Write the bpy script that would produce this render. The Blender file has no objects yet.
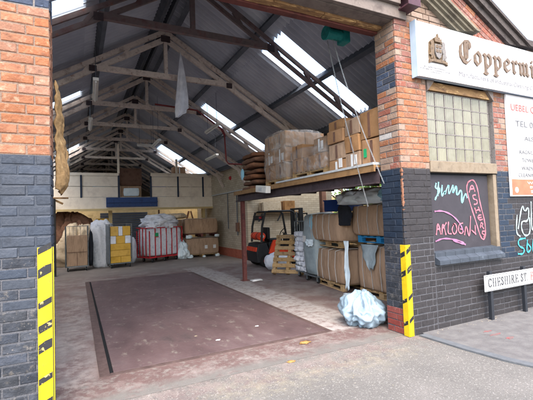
import bpy, bmesh, math, random
import numpy as np
from mathutils import Vector, Matrix, noise
random.seed(7)
scene = bpy.context.scene
C = scene.collection

# ---------------------------------------------------------------- camera (solved from the vanishing points)
CX, CY, HC = 266.5, 200.0, 1.6
VX, VY = (1030.0, 190.0), (76.0, 223.0)
F = math.sqrt(-((VX[0]-CX)*(VY[0]-CX)+(VX[1]-CY)*(VY[1]-CY)))
_d = lambda p: Vector((p[0]-CX, -(p[1]-CY), -F)).normalized()
_X, _Y = _d(VX), _d(VY)
_Z = _X.cross(_Y).normalized()
RM = Matrix((_X, _Y, _Z))
cam = bpy.data.cameras.new('camera'); camo = bpy.data.objects.new('camera', cam); C.objects.link(camo)
camo.matrix_world = Matrix.Translation((0, 0, HC)) @ RM.to_4x4()
cam.sensor_width = 36; cam.lens = 36*F/533.0; cam.clip_end = 2000; cam.clip_start = .05
scene.camera = camo
scene.render.resolution_x = 1024; scene.render.resolution_y = 768

def ray(px, py): return RM @ _d((px, py))
def ground(px, py, z=0.0):
    r = ray(px, py); return r*((z-HC)/r.z)+Vector((0, 0, HC))
def onY(px, py, y):
    r = ray(px, py); return r*(y/r.y)+Vector((0, 0, HC))
def onX(px, py, x):
    r = ray(px, py); return r*(x/r.x)+Vector((0, 0, HC))

# ---------------------------------------------------------------- sky, sun, exposure
SUN_EL, SUN_AZ = math.radians(55), math.radians(200)      # azimuth clockwise from +Y
w = bpy.data.worlds.new('World'); scene.world = w; w.use_nodes = True
nt = w.node_tree; bg = nt.nodes['Background']
sky = nt.nodes.new('ShaderNodeTexSky'); sky.sky_type = 'NISHITA'; sky.sun_disc = False
sky.sun_elevation = SUN_EL; sky.sun_rotation = SUN_AZ
sky.air_density = 1.1; sky.dust_density = 3.5; sky.ozone_density = 0
nt.links.new(sky.outputs[0], bg.inputs[0]); bg.inputs[1].default_value = .15
sl = bpy.data.lights.new('sun', 'SUN'); sl.energy = .5; sl.angle = math.radians(70); sl.color = (1, .99, .97)
so = bpy.data.objects.new('sun', sl); C.objects.link(so); so.location = (-5, -10, 20)
sd = Vector((math.sin(SUN_AZ)*math.cos(SUN_EL), math.cos(SUN_AZ)*math.cos(SUN_EL), math.sin(SUN_EL)))
so.rotation_euler = (-sd).to_track_quat('-Z', 'Y').to_euler()
vs = scene.view_settings; vs.view_transform = 'Standard'; vs.look = 'None'; vs.gamma = 1; vs.exposure = 2.65
scene.render.engine = 'CYCLES'
scene.cycles.max_bounces = 7; scene.cycles.diffuse_bounces = 5; scene.cycles.glossy_bounces = 2; scene.cycles.transparent_max_bounces = 12

# ---------------------------------------------------------------- materials
def hexc(s):
    s = s.lstrip('#'); v = [int(s[i:i+2], 16)/255 for i in (0, 2, 4)]
    return tuple((c/12.92 if c <= .04045 else ((c+.055)/1.055)**2.4) for c in v)
MATS = {}
# albedo multipliers (linear), one place to balance the palette
TINT = dict(brick_orange=(.45, .42, .38), brick_red=(.42, .42, .43), brick_cream=(.42, .42, .43), brick_white=(.5, .5, .5), mortar=(.36, .37, .40), mortar_warm=(.32, .33, .36),
    concrete_sill=(.40, .42, .45), stone_warm=(.38, .40, .42), brick_blue=(.46, .5, .54), paint_brown=(.20, .22, .26), mortar_dark=(.34, .37, .42), paint_black=(.50, .57, .65), paint_navy=(.44, .5, .56),
    paint_redband=(.42, .44, .44), pavement=(.31, .325, .335), kerbstone=(.34, .35, .36), guard_yellow=(.60, .58, .6), guard_black=(.8, .8, .8), white_sign=(.8, .8, .8), white_paint=(.8, .8, .8), block_glass=(.42, .43, .44), panel_dark=(.46, .46, .5),
    sill_blue=(.5, .52, .55), slate=(.42, .42, .44), stone=(.62, .61, .62), roof_sheet=(2.9, 2.9, 2.95), platform_beige=(1.6, 1.6, 1.6), truss_paint=(1.6, 1.6, 1.62), truss_dark=(1.3, 1.3, 1.3), purlin=(1.5, 1.5, 1.55), wall_cream=(1.4, 1.4, 1.4), wall_lit_yellow=(1.35, 1.35, 1.35),
    plate_red=(.62, .92, .90), spray_cyan=(.5, .53, .53), spray_pink=(.5, .62, .62), spray_purple=(.6, .7, .65), spray_pale=(.5, .5, .5), spray_blue=(.55, .55, .55), plastic_bag=(.40, .45, .48), cloth_white=(1.15, 1.15, 1.15), spray_red=(.30, .27, .28), timber_old=(1, 1, 1), steel_red=(.8, .8, .8),
    cardboard=(.82, .85, .95), cardboard_old=(1.15, 1.1, 1.1), wood_edge=(.85, .85, .9), sacking=(.8, .8, .8), bronze=(.7, .7, .72), crest_gold=(.8, .8, .8), crest_grey=(.8, .8, .8), text_grey=(.7, .7, .7), text_dark=(.7, .7, .7), plastic_blue=(.9, .9, .9))
def mat(name, cols, rough=.8, scale=6, detail=6, bump=.15, bscale=None, rand=0., metal=0., spec=.3, wear=None, coord='Object', stretch=(1, 1, 1), dist=0.0):
    """cols: 2-4 colours spread over a noise; rand: per-object brightness spread; wear=(colour, scale, lo, hi)"""
    m = bpy.data.materials.new(name); m.use_nodes = True; n = m.node_tree.nodes; L = m.node_tree.links
    b = n['Principled BSDF']; b.inputs['Roughness'].default_value = rough; b.inputs['Metallic'].default_value = metal
    b.inputs['Specular IOR Level'].default_value = spec
    tc = n.new('ShaderNodeTexCoord'); mp = n.new('ShaderNodeMapping'); mp.inputs['Scale'].default_value = stretch
    L.new(tc.outputs[coord], mp.inputs['Vector'])
    oi = n.new('ShaderNodeObjectInfo')
    ad = n.new('ShaderNodeVectorMath'); ad.operation = 'ADD'
    mul = n.new('ShaderNodeVectorMath'); mul.operation = 'SCALE'; mul.inputs[0].default_value = (13, 7, 29); L.new(oi.outputs['Random'], mul.inputs['Scale'])
    L.new(mp.outputs[0], ad.inputs[0])
    if rand: L.new(mul.outputs[0], ad.inputs[1])
    nz = n.new('ShaderNodeTexNoise'); nz.inputs['Scale'].default_value = scale; nz.inputs['Detail'].default_value = detail; nz.inputs['Distortion'].default_value = dist
    nz.inputs['Roughness'].default_value = .65
    L.new(ad.outputs[0], nz.inputs['Vector'])
    r = n.new('ShaderNodeValToRGB'); els = r.color_ramp.elements
    tn = TINT.get(name, (1, 1, 1)); tint = lambda c: tuple(min(.9, a*k) for a, k in zip(hexc(c), tn))
    cols = [tint(c) for c in cols]
    if len(cols) == 1: cols = cols*2
    for i, c in enumerate(cols):
        p = .32+.36*i/(len(cols)-1)
        e = els[i] if i < 2 else els.new(p)
        e.position = p; e.color = (*c, 1)
    for i, c in enumerate(cols):
        els[i].position = .32+.36*i/(len(cols)-1); els[i].color = (*c, 1)
    L.new(nz.outputs['Fac'], r.inputs[0]); out = r.outputs[0]
    if wear:
        wl = wear if isinstance(wear, list) else [wear]
        for (wc, ws, lo, hi) in wl:
            n2 = n.new('ShaderNodeTexNoise'); n2.inputs['Scale'].default_value = ws; n2.inputs['Detail'].default_value = 8; n2.inputs['Roughness'].default_value = .7
            L.new(ad.outputs[0], n2.inputs['Vector'])
            rr = n.new('ShaderNodeMapRange'); rr.inputs[1].default_value = lo; rr.inputs[2].default_value = hi
            L.new(n2.outputs['Fac'], rr.inputs[0])
            mx = n.new('ShaderNodeMix'); mx.data_type = 'RGBA'; L.new(rr.outputs[0], mx.inputs[0]); L.new(out, mx.inputs[6])
            mx.inputs[7].default_value = (*tint(wc), 1); out = mx.outputs[2]
    if rand:
        hs = n.new('ShaderNodeHueSaturation'); mr = n.new('ShaderNodeMapRange'); mr.inputs[3].default_value = 1-rand; mr.inputs[4].default_value = 1+rand
        L.new(oi.outputs['Random'], mr.inputs[0]); L.new(mr.outputs[0], hs.inputs['Value']); L.new(out, hs.inputs['Color'])
        sn = n.new('ShaderNodeMath'); sn.operation = 'MULTIPLY_ADD'; sn.inputs[1].default_value = 37.7; sn.inputs[2].default_value = 0
        L.new(oi.outputs['Random'], sn.inputs[0]); fr = n.new('ShaderNodeMath'); fr.operation = 'FRACT'; L.new(sn.outputs[0], fr.inputs[0])
        m3 = n.new('ShaderNodeMapRange'); m3.inputs[3].default_value = 1-rand*.7; m3.inputs[4].default_value = 1+rand*.7; L.new(fr.outputs[0], m3.inputs[0]); L.new(m3.outputs[0], hs.inputs['Saturation'])
        out = hs.outputs[0]
    L.new(out, b.inputs['Base Color'])
    if bump:
        n3 = n.new('ShaderNodeTexNoise'); n3.inputs['Scale'].default_value = bscale or scale*4; n3.inputs['Detail'].default_value = 8
        L.new(ad.outputs[0], n3.inputs['Vector'])
        bp = n.new('ShaderNodeBump'); bp.inputs['Strength'].default_value = bump; bp.inputs['Distance'].default_value = .02
        L.new(n3.outputs['Fac'], bp.inputs['Height']); L.new(bp.outputs[0], b.inputs['Normal'])
    MATS[name] = m; return m

# bricks and mortar
mat('brick_orange', ['#a4705b', '#bb866c', '#c29079'], .9, 9, rand=.16, bump=.45, wear=[('#d2b8a4', 16, .54, .70), ('#8a6353', 7, .58, .74)])
mat('brick_red', ['#9c6355', '#b47767', '#ad7b6c'], .9, 14, rand=.2, bump=.45, wear=[('#cdb6a6', 16, .52, .68), ('#7d5448', 7, .6, .74)])
mat('brick_cream', ['#b09480', '#c2a893', '#a98b77'], .9, 14, rand=.15, bump=.3, wear=('#8a7f78', 14, .6, .72))
mat('brick_blue', ['#3c4454', '#545d70', '#4a4a57'], .8, 14, rand=.3, bump=.25, wear=('#8e98ad', 20, .62, .7))
mat('brick_white', ['#c9c6c2', '#dedad6'], .9, 14, rand=.1, bump=.3)
mat('paint_black', ['#33373f', '#454951', '#3c4048'], .6, 9, rand=.2, bump=.25, wear=[('#6f6a68', 18, .64, .74), ('#8d8580', 60, .70, .76)])
mat('paint_charcoal', ['#1f2228', '#2b2f36', '#343840'], .65, 8, rand=.3, bump=.45, wear=[('#55524f', 14, .56, .68), ('#6e6863', 45, .60, .70)])
mat('paint_navy', ['#232c39', '#2f3a49', '#28323f'], .6, 9, rand=.18, bump=.25, wear=('#56606c', 18, .64, .74))
mat('paint_brown', ['#4f4845', '#625955', '#564f4c'], .7, 9, rand=.12, bump=.25, wear=('#857b75', 18, .62, .74))
mat('paint_redband', ['#93403a', '#a9534a'], .8, 9, rand=.1, bump=.25, wear=('#b98f86', 20, .58, .72))
mat('mortar', ['#9c948c', '#b3aaa1', '#8b837c'], .95, 20, bump=.4)
mat('mortar_dark', ['#6c6967', '#858180', '#5a5857'], .95, 20, bump=.4)
mat('mortar_warm', ['#b08d74', '#c2a58e', '#a8826a'], .95, 20, bump=.4)
# surfaces
mat('asphalt', ['#7d7470', '#948c87', '#a59d98'], .95, 5, 10, bump=.5, bscale=90, wear=[('#645d5a', 70, .60, .72), ('#bdb3ab', 55, .60, .72), ('#a89c90', 1.1, .52, .68)])
mat('pavement', ['#8a8482', '#9b9593', '#aca6a2'], .95, 6, 10, bump=.4, bscale=110, wear=[('#6f6967', 80, .62, .72), ('#c3bcb6', 60, .62, .72)])
mat('kerbstone', ['#7e8184', '#91959a'], .9, 10, bump=.3, bscale=60)
mat('floor_concrete', ['#7a6b66', '#8d7f78', '#9c9089'], .85, 2.2, 10, bump=.35, bscale=40, wear=[('#6d423f', 1.6, .47, .60), ('#b1a8a1', 9, .58, .68), ('#4a4240', 3, .62, .78)], spec=.35)
mat('floor_pale', ['#8f8c8c', '#a5a2a0', '#bbb7b2'], .9, 14, 10, bump=.5, bscale=60, wear=[('#6e5a58', 5, .56, .7), ('#cfcac4', 30, .58, .66)])
mat('floor_red', ['#6b4644', '#7d5653', '#8e6a66'], .85, 5, 10, bump=.35, bscale=50, wear=[('#a39a95', 12, .55, .64), ('#4e3634', 3, .6, .75)])
mat('straw_dust', ['#857a66', '#938976', '#756b59'], .95, 18, 8, bump=.4)
mat('plate_red', ['#57393b', '#674547', '#745153'], .62, 2.4, 10, bump=.25, bscale=30, wear=[('#8b6d68', 7, .57, .68), ('#3f2d2e', 1.2, .56, .72), ('#7b7068', 40, .68, .74)], stretch=(1, .5, 1), spec=.4)
mat('plate_edge', ['#4a3c3a', '#61514e'], .7, 9, bump=.3, metal=.3)
mat('gap_shade', ['#050608', '#0a0d12'], .9, 6, bump=0)  # near black, shade of the plate gap as colour
mat('roof_sheet', ['#5a5d64', '#62656c', '#6b6e73'], .9, 1.2, 6, bump=.05, bscale=30, rand=.06, wear=('#54575e', 2.0, .6, .85))
mat('truss_paint', ['#8c837b', '#a0978f', '#776d66'], .7, 5, 8, bump=.2, wear=[('#5b3a30', 7, .58, .68), ('#cfc7be', 9, .66, .74)])
mat('truss_dark', ['#4a4545', '#5d5252', '#50383a'], .7, 5, 8, bump=.2, wear=('#6e4238', 7, .58, .7))
mat('beam_dark', ['#332a2b', '#41363a', '#2b2425'], .7, 6, bump=.2, wear=('#5d4a44', 14, .62, .7))
mat('pipe_red', ['#6e2a2c', '#7e3436'], .6, 6, bump=.1)
mat('purlin', ['#3b4046', '#4a4f56'], .8, 5, bump=.15)
mat('wall_cream', ['#a99d8b', '#b9ae9b', '#968a7b'], .9, 2.5, 9, bump=.2, bscale=30, wear=[('#7f7468', 1.7, .58, .78), ('#cbbfab', 6, .62, .72)])
mat('wall_lit_yellow', ['#c2a877', '#d1b988', '#b2976a'], .9, 2.5, 9, bump=.2, bscale=30)  # yellow carries the warm light beneath the platform
mat('wall_redbrick', ['#8a4a3a', '#a45e4b'], .9, 8, bump=.4)
mat('platform_beige', ['#b3ab9f', '#bdb5a9', '#a9a095'], .6, 2, bump=.05)
mat('platform_warm', ['#bfa878', '#cdb98b'], .7, 3, bump=.05)
mat('blue_steel', ['#1d3a6b', '#24447a', '#1a3160'], .5, 6, bump=.05, wear=('#6d7f9c', 14, .66, .72))
mat('navy_post', ['#1f2b40', '#2a374f'], .5, 6, bump=.05)
# timber, metal and goods
mat('timber_old', ['#6d5138', '#8b6d4b', '#5a4232'], .9, 7, 8, bump=.5, wear=[('#c0a070', 11, .55, .62), ('#45332a', 5, .6, .7)], stretch=(.35, 1, 1))
mat('steel_red', ['#5c3230', '#6b3d39', '#4c2a2a'], .6, 6, bump=.2, wear=('#7c5a4e', 14, .62, .7))
mat('stone', ['#7a706a', '#8b8179', '#6a615c'], .9, 5, 8, bump=.3, wear=('#6a625e', 9, .6, .72))
mat('stone_warm', ['#a3947f', '#b8a98f', '#8b7d6c'], .9, 5, 8, bump=.3, wear=('#756a5f', 9, .6, .72))
mat('slate', ['#5b5350', '#6f6660', '#4b4543'], .85, 9, 8, bump=.4)
mat('maroon', ['#3b2329', '#4c2f36'], .5, 8, bump=.1)
mat('white_sign', ['#dcdcdf', '#e6e6e8'], .4, 2, bump=.0, wear=('#cfcac4', 2, .62, .8))
mat('sign_edge', ['#93a7ba', '#a5b7c8'], .5, 4, bump=0)
mat('bronze', ['#66523f', '#7c654d', '#574535'], .45, 14, bump=.1, metal=.25)
mat('crest_gold', ['#5c4b38', '#735f47', '#4c3d2e'], .5, 30, bump=.3, wear=('#4b3c2c', 25, .55, .62))
mat('crest_grey', ['#67615c', '#7f7974', '#524d49'], .5, 30, bump=.3)
mat('text_grey', ['#77767a', '#858488'], .6, 4, bump=0)
mat('text_dark', ['#5a5b5f', '#68696d'], .6, 4, bump=0)
mat('text_black', ['#1c1f25', '#23262c'], .6, 4, bump=0)
mat('text_red', ['#b4403a', '#c25048'], .6, 4, bump=0)
mat('band_red', ['#c8553f', '#d2694f'], .6, 4, bump=0)
mat('white_paint', ['#d9d9d9', '#e2e2e2'], .5, 4, bump=0)
mat('guard_yellow', ['#dcbe12', '#e5cb1e', '#d1b010'], .5, 4, bump=.05, wear=[('#8f7a2e', 16, .60, .70), ('#5e5a50', 30, .68, .73)])
mat('guard_black', ['#1c1d20', '#2a2b2e'], .6, 6, bump=.05, wear=('#bfae6a', 20, .58, .64))
mat('block_glass', ['#96917b', '#a8a38c', '#8b8670'], .25, 2, 4, bump=.15, bscale=10, rand=.10, spec=.5, wear=('#b7b49a', 5, .6, .75))
mat('concrete_sill', ['#a48f74', '#b39f85', '#96836c'], .9, 5, 8, bump=.2, wear=('#7d7062', 8, .6, .72))
mat('panel_dark', ['#3f3c40', '#4a464a', '#444145'], .65, 3, 8, bump=.1, wear=('#57535a', 6, .6, .75))
mat('sill_blue', ['#41474f', '#525962'], .6, 6, 8, bump=.15, wear=('#7d858d', 8, .6, .7))
mat('spray_cyan', ['#8fd3da', '#a6dfe4'], .6, 9, bump=0)
mat('spray_blue', ['#3fb0c2', '#57bfce'], .6, 9, bump=0)
mat('spray_pale', ['#a9bdbf', '#bccccd'], .6, 9, bump=0)
mat('spray_pink', ['#d9717f', '#e28291'], .6, 9, bump=0)
mat('spray_purple', ['#a9668f', '#b97a9f'], .6, 9, bump=0)
mat('spray_red', ['#cf6d6d', '#d98584'], .7, 30, bump=0, wear=('#a59d98', 22, .42, .56))
mat('cardboard', ['#9a7149', '#a97f55', '#8d663f'], .85, 3, 7, bump=.08, rand=.14, wear=('#7d5b3b', 3, .6, .8))
mat('cardboard_old', ['#84705d', '#957f69', '#75624f'], .9, 3, 7, bump=.25, rand=.1, wear=[('#5f4f40', 4, .56, .75), ('#b09c86', 6, .58, .72)], stretch=(2.2, 2.2, .45))
mat('cardboard_dark', ['#5a4238', '#6b5044', '#4d382f'], .9, 3, 7, bump=.1, rand=.1)
mat('yellow_board', ['#b58f3c', '#c29b47', '#a58233'], .8, 3, 6, bump=.05, rand=.08)
mat('tape', ['#c0c3c6', '#cfd2d5'], .4, 5, bump=0)
mat('strap', ['#a2a09d', '#b5b3b0'], .4, 5, bump=0)
mat('cloth_white', ['#a9adb7', '#bcc0c9', '#cfd2d8'], .95, 5, 8, bump=.5, bscale=16, rand=.06)
mat('cloth_warm', ['#b9a68c', '#cbbba3', '#a9967c'], .95, 5, 8, bump=.5, bscale=16)
mat('cloth_patch', ['#a3a9b6', '#bfc3cb', '#c9ccd3', '#b1b7c4'], .95, 7, 3, bump=.6, bscale=14)
mat('plastic_white', ['#b8cbd6', '#c9d9e2', '#d9e3e9'], .35, 4, 8, bump=.4, bscale=10, spec=.5)
mat('plastic_bag', ['#a9bccb', '#b7c8d5', '#c3d2dc'], .35, 3, 5, bump=.35, bscale=5, spec=.5)
mat('plastic_grey', ['#76848a', '#87959b', '#99a5aa'], .45, 3, 8, bump=.4, bscale=8, spec=.45)
mat('plastic_blue', ['#7fb6cf', '#94c4d8'], .4, 5, bump=.2)
mat('sacking', ['#8a6c45', '#a5845a', '#7a5d3a'], .95, 6, 8, bump=.6, wear=('#b99a6b', 9, .58, .7))
mat('dark_cloth', ['#15181f', '#20242c'], .95, 8, bump=.4)
mat('cage_steel', ['#5f666b', '#757c81', '#4d5458'], .45, 9, bump=.1, metal=.5)
mat('red_paint', ['#a02028', '#b22c34', '#8c1a22'], .5, 8, bump=.05)
mat('green_label', ['#1c8a55', '#239562'], .6, 5, bump=0)
mat('crate_blue', ['#1d3f86', '#244a96'], .5, 5, bump=.05)
mat('pallet_blue', ['#1d6a9a', '#2678a8'], .6, 7, bump=.1)
mat('pallet_wood', ['#8f7350', '#a58a64', '#7c6346'], .9, 8, 8, bump=.3, rand=.15)
mat('wood_edge', ['#83643f', '#92724b', '#715535'], .8, 5, 8, bump=.2)
mat('galv', ['#a7acae', '#b9bdbf', '#95999b'], .5, 6, bump=.1, metal=.3)
mat('brown_slab', ['#5b4031', '#714f3c', '#4b3429'], .95, 6, 8, bump=.4, rand=.15)
mat('truck_orange', ['#c8361c', '#d64526', '#b22d17'], .45, 5, bump=.03, wear=('#5d2a1c', 7, .62, .74))
mat('truck_black', ['#17191c', '#222529'], .55, 6, bump=.08, wear=('#46484b', 9, .64, .74))
mat('rubber', ['#141414', '#1e1e1f'], .9, 9, bump=.2)
mat('seat_vinyl', ['#101113', '#191a1d'], .6, 9, bump=.1)
mat('teal_paint', ['#12625f', '#1b7571', '#0d4b49'], .5, 9, bump=.1)
mat('chain_steel', ['#74787b', '#8b8f91'], .4, 20, bump=.1, metal=.5)
mat('lamp_white', ['#b9b9b5', '#c9c9c5'], .4, 5, bump=0)
mat('bark', ['#4a3b2c', '#5e4c3a'], .95, 9, bump=.5)
mat('leaf', ['#3f5a24', '#57752f', '#6d8a3b'], .7, 3, bump=0)
mat('yard_wall', ['#b9a06c', '#c9b17d'], .9, 3, bump=.2)
mat('litter_orange', ['#8d6a3c', '#9c7848'], .8, 9, bump=0)
mat('building_grey', ['#7c8188', '#8e9399'], .9, 3, bump=.1)

def masked(name, base, bscale, layers, rough=.9, bump=.4, bumps=60, speck=None):
    """floor surface: noise base plus worn patches. layer = (colours, x0,x1,y0,y1, edge, wobble, breakup scale, lo, hi, strength)"""
    m = bpy.data.materials.new(name); m.use_nodes = True; n = m.node_tree.nodes; L = m.node_tree.links; MATS[name] = m
    b = n['Principled BSDF']; b.inputs['Roughness'].default_value = rough; b.inputs['Specular IOR Level'].default_value = .3
    tc = n.new('ShaderNodeTexCoord')
    def nz(sc, det=8, off=0, rg=.65):
        q = n.new('ShaderNodeTexNoise'); q.inputs['Scale'].default_value = sc; q.inputs['Detail'].default_value = det; q.inputs['Roughness'].default_value = rg
        mp = n.new('ShaderNodeMapping'); mp.inputs['Location'].default_value = (off, off*1.7, off*.3); L.new(tc.outputs['Object'], mp.inputs[0]); L.new(mp.outputs[0], q.inputs['Vector']); return q
    def rng(src, lo, hi, a=0., b_=1.):
        q = n.new('ShaderNodeMapRange'); q.inputs[1].default_value = lo; q.inputs[2].default_value = hi; q.inputs[3].default_value = a; q.inputs[4].default_value = b_; L.new(src, q.inputs[0]); return q.outputs[0]
    def math_(op, a, b_):
        q = n.new('ShaderNodeMath'); q.operation = op
        for i, v in enumerate((a, b_)):
            if isinstance(v, (int, float)): q.inputs[i].default_value = v
            else: L.new(v, q.inputs[i])
        return q.outputs[0]
    def ramp(src, cols):
        r = n.new('ShaderNodeValToRGB'); e = r.color_ramp.elements
        while len(e) < len(cols): e.new(.5)
        for i, c in enumerate(cols): e[i].position = .3+.4*i/(len(cols)-1); e[i].color = (*hexc(c), 1)
        L.new(src, r.inputs[0]); return r.outputs[0]
    out = ramp(nz(bscale, 10).outputs['Fac'], base)
    wob = nz(1.7, 6, 4.1); sx = n.new('ShaderNodeSeparateXYZ'); sw = n.new('ShaderNodeSeparateXYZ'); L.new(tc.outputs['Object'], sx.inputs[0]); L.new(wob.outputs['Color'], sw.inputs[0])
    for i, (cols, x0, x1, y0, y1, ed, wb, sc, lo, hi, st) in enumerate(layers):
        X_ = math_('ADD', sx.outputs[0], math_('MULTIPLY', math_('SUBTRACT', sw.outputs[0], .5), wb)); Y_ = math_('ADD', sx.outputs[1], math_('MULTIPLY', math_('SUBTRACT', sw.outputs[1], .5), wb))
        mk = math_('MINIMUM', math_('MINIMUM', rng(X_, x0, x0+ed), rng(X_, x1, x1-ed)), math_('MINIMUM', rng(Y_, y0, y0+ed), rng(Y_, y1, y1-ed)))
        br = rng(nz(sc, 9, 7.3*i+1, .72).outputs['Fac'], lo, hi)
        fac = math_('MULTIPLY', math_('MULTIPLY', mk, br), st)
        mx = n.new('ShaderNodeMix'); mx.data_type = 'RGBA'; L.new(fac, mx.inputs[0]); L.new(out, mx.inputs[6]); L.new(ramp(nz(6, 6, 3*i).outputs['Fac'], cols), mx.inputs[7]); out = mx.outputs[2]
    for (c, sc, lo, hi, st) in (speck or []):
        fac = math_('MULTIPLY', rng(nz(sc, 4, sc).outputs['Fac'], lo, hi), st)
        mx = n.new('ShaderNodeMix'); mx.data_type = 'RGBA'; L.new(fac, mx.inputs[0]); L.new(out, mx.inputs[6]); mx.inputs[7].default_value = (*hexc(c), 1); out = mx.outputs[2]
    L.new(out, b.inputs['Base Color'])
    bp = n.new('ShaderNodeBump'); bp.inputs['Strength'].default_value = bump; bp.inputs['Distance'].default_value = .012
    L.new(nz(bumps, 6, 2).outputs['Fac'], bp.inputs['Height']); L.new(bp.outputs[0], b.inputs['Normal'])
SPK = [('#2b2927', 75, .56, .68, .7), ('#93908c', 60, .57, .66, .65), ('#7d7a77', 150, .54, .64, .6), ('#3a3836', 9, .62, .72, .45)]
masked('street', ['#52504e', '#5b5956', '#65625f'], 1.3, [
    (['#7a7363', '#857e6e'], .9, 3.6, 3.0, 3.75, .35, .6, 7, .42, .62, .7),
    (['#5b4645', '#655150'], -.5, 4.2, 3.2, 3.9, .3, .4, 5, .45, .6, .6),
    (['#6a5f5c', '#776d69'], -.3, 4.0, 3.45, 4.0, .15, .3, 8, .42, .56, .8),
    (['#474544', '#504e4c'], -3, 8, -2, 3.0, 1.2, 1.5, .9, .5, .7, .7)], speck=SPK, bumps=110)
masked('hall_floor', ['#6f6865', '#7c7572', '#88817d'], 2.0, [
    (['#5d4a49', '#6a5553'], -2, 6, 3.5, 13, .8, 1.0, 2.2, .40, .56, .8),
    (['#4d3b39', '#5c4745'], -.4, 4.1, 3.6, 4.42, .12, .25, 4, .36, .52, .85),
    (['#6b6763', '#77736f'], -.4, 4.1, 3.5, 4.5, .15, .3, 13, .50, .62, .8),
    (['#8b8887', '#9c9997'], 3.02, 3.85, 4.3, 12.5, .10, .22, 9, .38, .54, .85),
    (['#8b837d', '#98908a'], -.35, .24, 4.0, 9.5, .2, .3, 7, .45, .60, .7),
    (['#5b5956', '#65625f'], -3, 9, 3.3, 3.98, .16, .35, 6, .34, .50, .95),
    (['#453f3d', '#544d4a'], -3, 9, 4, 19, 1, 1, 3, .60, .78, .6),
    (['#6f6a66', '#7a746f'], -3, 9, 11.5, 20, 1.5, .6, 1.5, .35, .6, .6)], speck=[('#a39d98', 70, .62, .70, .5)], rough=.8, bumps=50)
def special(name, fn):
    m = bpy.data.materials.new(name); m.use_nodes = True; fn(m.node_tree.nodes, m.node_tree.links); MATS[name] = m
def _sky(n, L):                       # clear GRP roof light: most of the light goes straight through
    o = n['Material Output']; t = n.new('ShaderNodeBsdfTransparent'); t.inputs[0].default_value = (.93, .95, .95, 1)
    d = n.new('ShaderNodeBsdfTranslucent'); d.inputs[0].default_value = (.85, .88, .86, 1)
    mx = n.new('ShaderNodeMixShader'); mx.inputs[0].default_value = .35
    L.new(t.outputs[0], mx.inputs[1]); L.new(d.outputs[0], mx.inputs[2]); L.new(mx.outputs[0], o.inputs[0])
special('skylight', _sky)
def _film(n, L):                      # thin wrinkled stretch film
    o = n['Material Output']; t = n.new('ShaderNodeBsdfTransparent'); t.inputs[0].default_value = (.93, .93, .93, 1)
    g = n['Principled BSDF']; g.inputs['Base Color'].default_value = (.6, .6, .6, 1); g.inputs['Roughness'].default_value = .3
    tc = n.new('ShaderNodeTexCoord'); nz = n.new('ShaderNodeTexNoise'); nz.inputs['Scale'].default_value = 3.5; nz.inputs['Detail'].default_value = 3; nz.inputs['Distortion'].default_value = 2.5
    L.new(tc.outputs['Object'], nz.inputs['Vector'])
    mr = n.new('ShaderNodeMapRange'); mr.inputs[1].default_value = .4; mr.inputs[2].default_value = .75; mr.inputs[3].default_value = .10; mr.inputs[4].default_value = .42
    L.new(nz.outputs['Fac'], mr.inputs[0])
    bp = n.new('ShaderNodeBump'); bp.inputs['Strength'].default_value = .4; bp.inputs['Distance'].default_value = .03; L.new(nz.outputs['Fac'], bp.inputs['Height']); L.new(bp.outputs[0], g.inputs['Normal'])
    mx = n.new('ShaderNodeMixShader'); L.new(mr.outputs[0], mx.inputs[0]); L.new(t.outputs[0], mx.inputs[1]); L.new(g.outputs[0], mx.inputs[2]); L.new(mx.outputs[0], o.inputs[0])
special('film', _film)
def _blockwall(n, L):                 # far painted brickwork, joints too fine to build
    b = n['Principled BSDF']; b.inputs['Roughness'].default_value = .9
    tc = n.new('ShaderNodeTexCoord'); mp = n.new('ShaderNodeMapping'); L.new(tc.outputs['UV'], mp.inputs[0])
    br = n.new('ShaderNodeTexBrick'); br.inputs['Scale'].default_value = 1; br.inputs['Brick Width'].default_value = .24; br.inputs['Row Height'].default_value = .084; br.inputs['Mortar Size'].default_value = .006
    br.inputs['Color1'].default_value = (*hexc('#b3a794'), 1); br.inputs['Color2'].default_value = (*hexc('#a39784'), 1); br.inputs['Mortar'].default_value = (*hexc('#8b8070'), 1)
    L.new(mp.outputs[0], br.inputs['Vector'])
    nz = n.new('ShaderNodeTexNoise'); nz.inputs['Scale'].default_value = 1.3; nz.inputs['Detail'].default_value = 8; L.new(mp.outputs[0], nz.inputs['Vector'])
    mr = n.new('ShaderNodeMapRange'); mr.inputs[1].default_value = .5; mr.inputs[2].default_value = .8; mr.inputs[4].default_value = .6; L.new(nz.outputs['Fac'], mr.inputs[0])
    mx = n.new('ShaderNodeMix'); mx.data_type = 'RGBA'; L.new(mr.outputs[0], mx.inputs[0]); L.new(br.outputs['Color'], mx.inputs[6]); mx.inputs[7].default_value = (*hexc('#7d705f'), 1)
    L.new(mx.outputs[2], b.inputs['Base Color'])
    bp = n.new('ShaderNodeBump'); bp.inputs['Strength'].default_value = .5; bp.inputs['Distance'].default_value = .01; bp.invert = True; L.new(br.outputs['Fac'], bp.inputs['Height']); L.new(bp.outputs[0], b.inputs['Normal'])
special('painted_brickwork', _blockwall)

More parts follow.
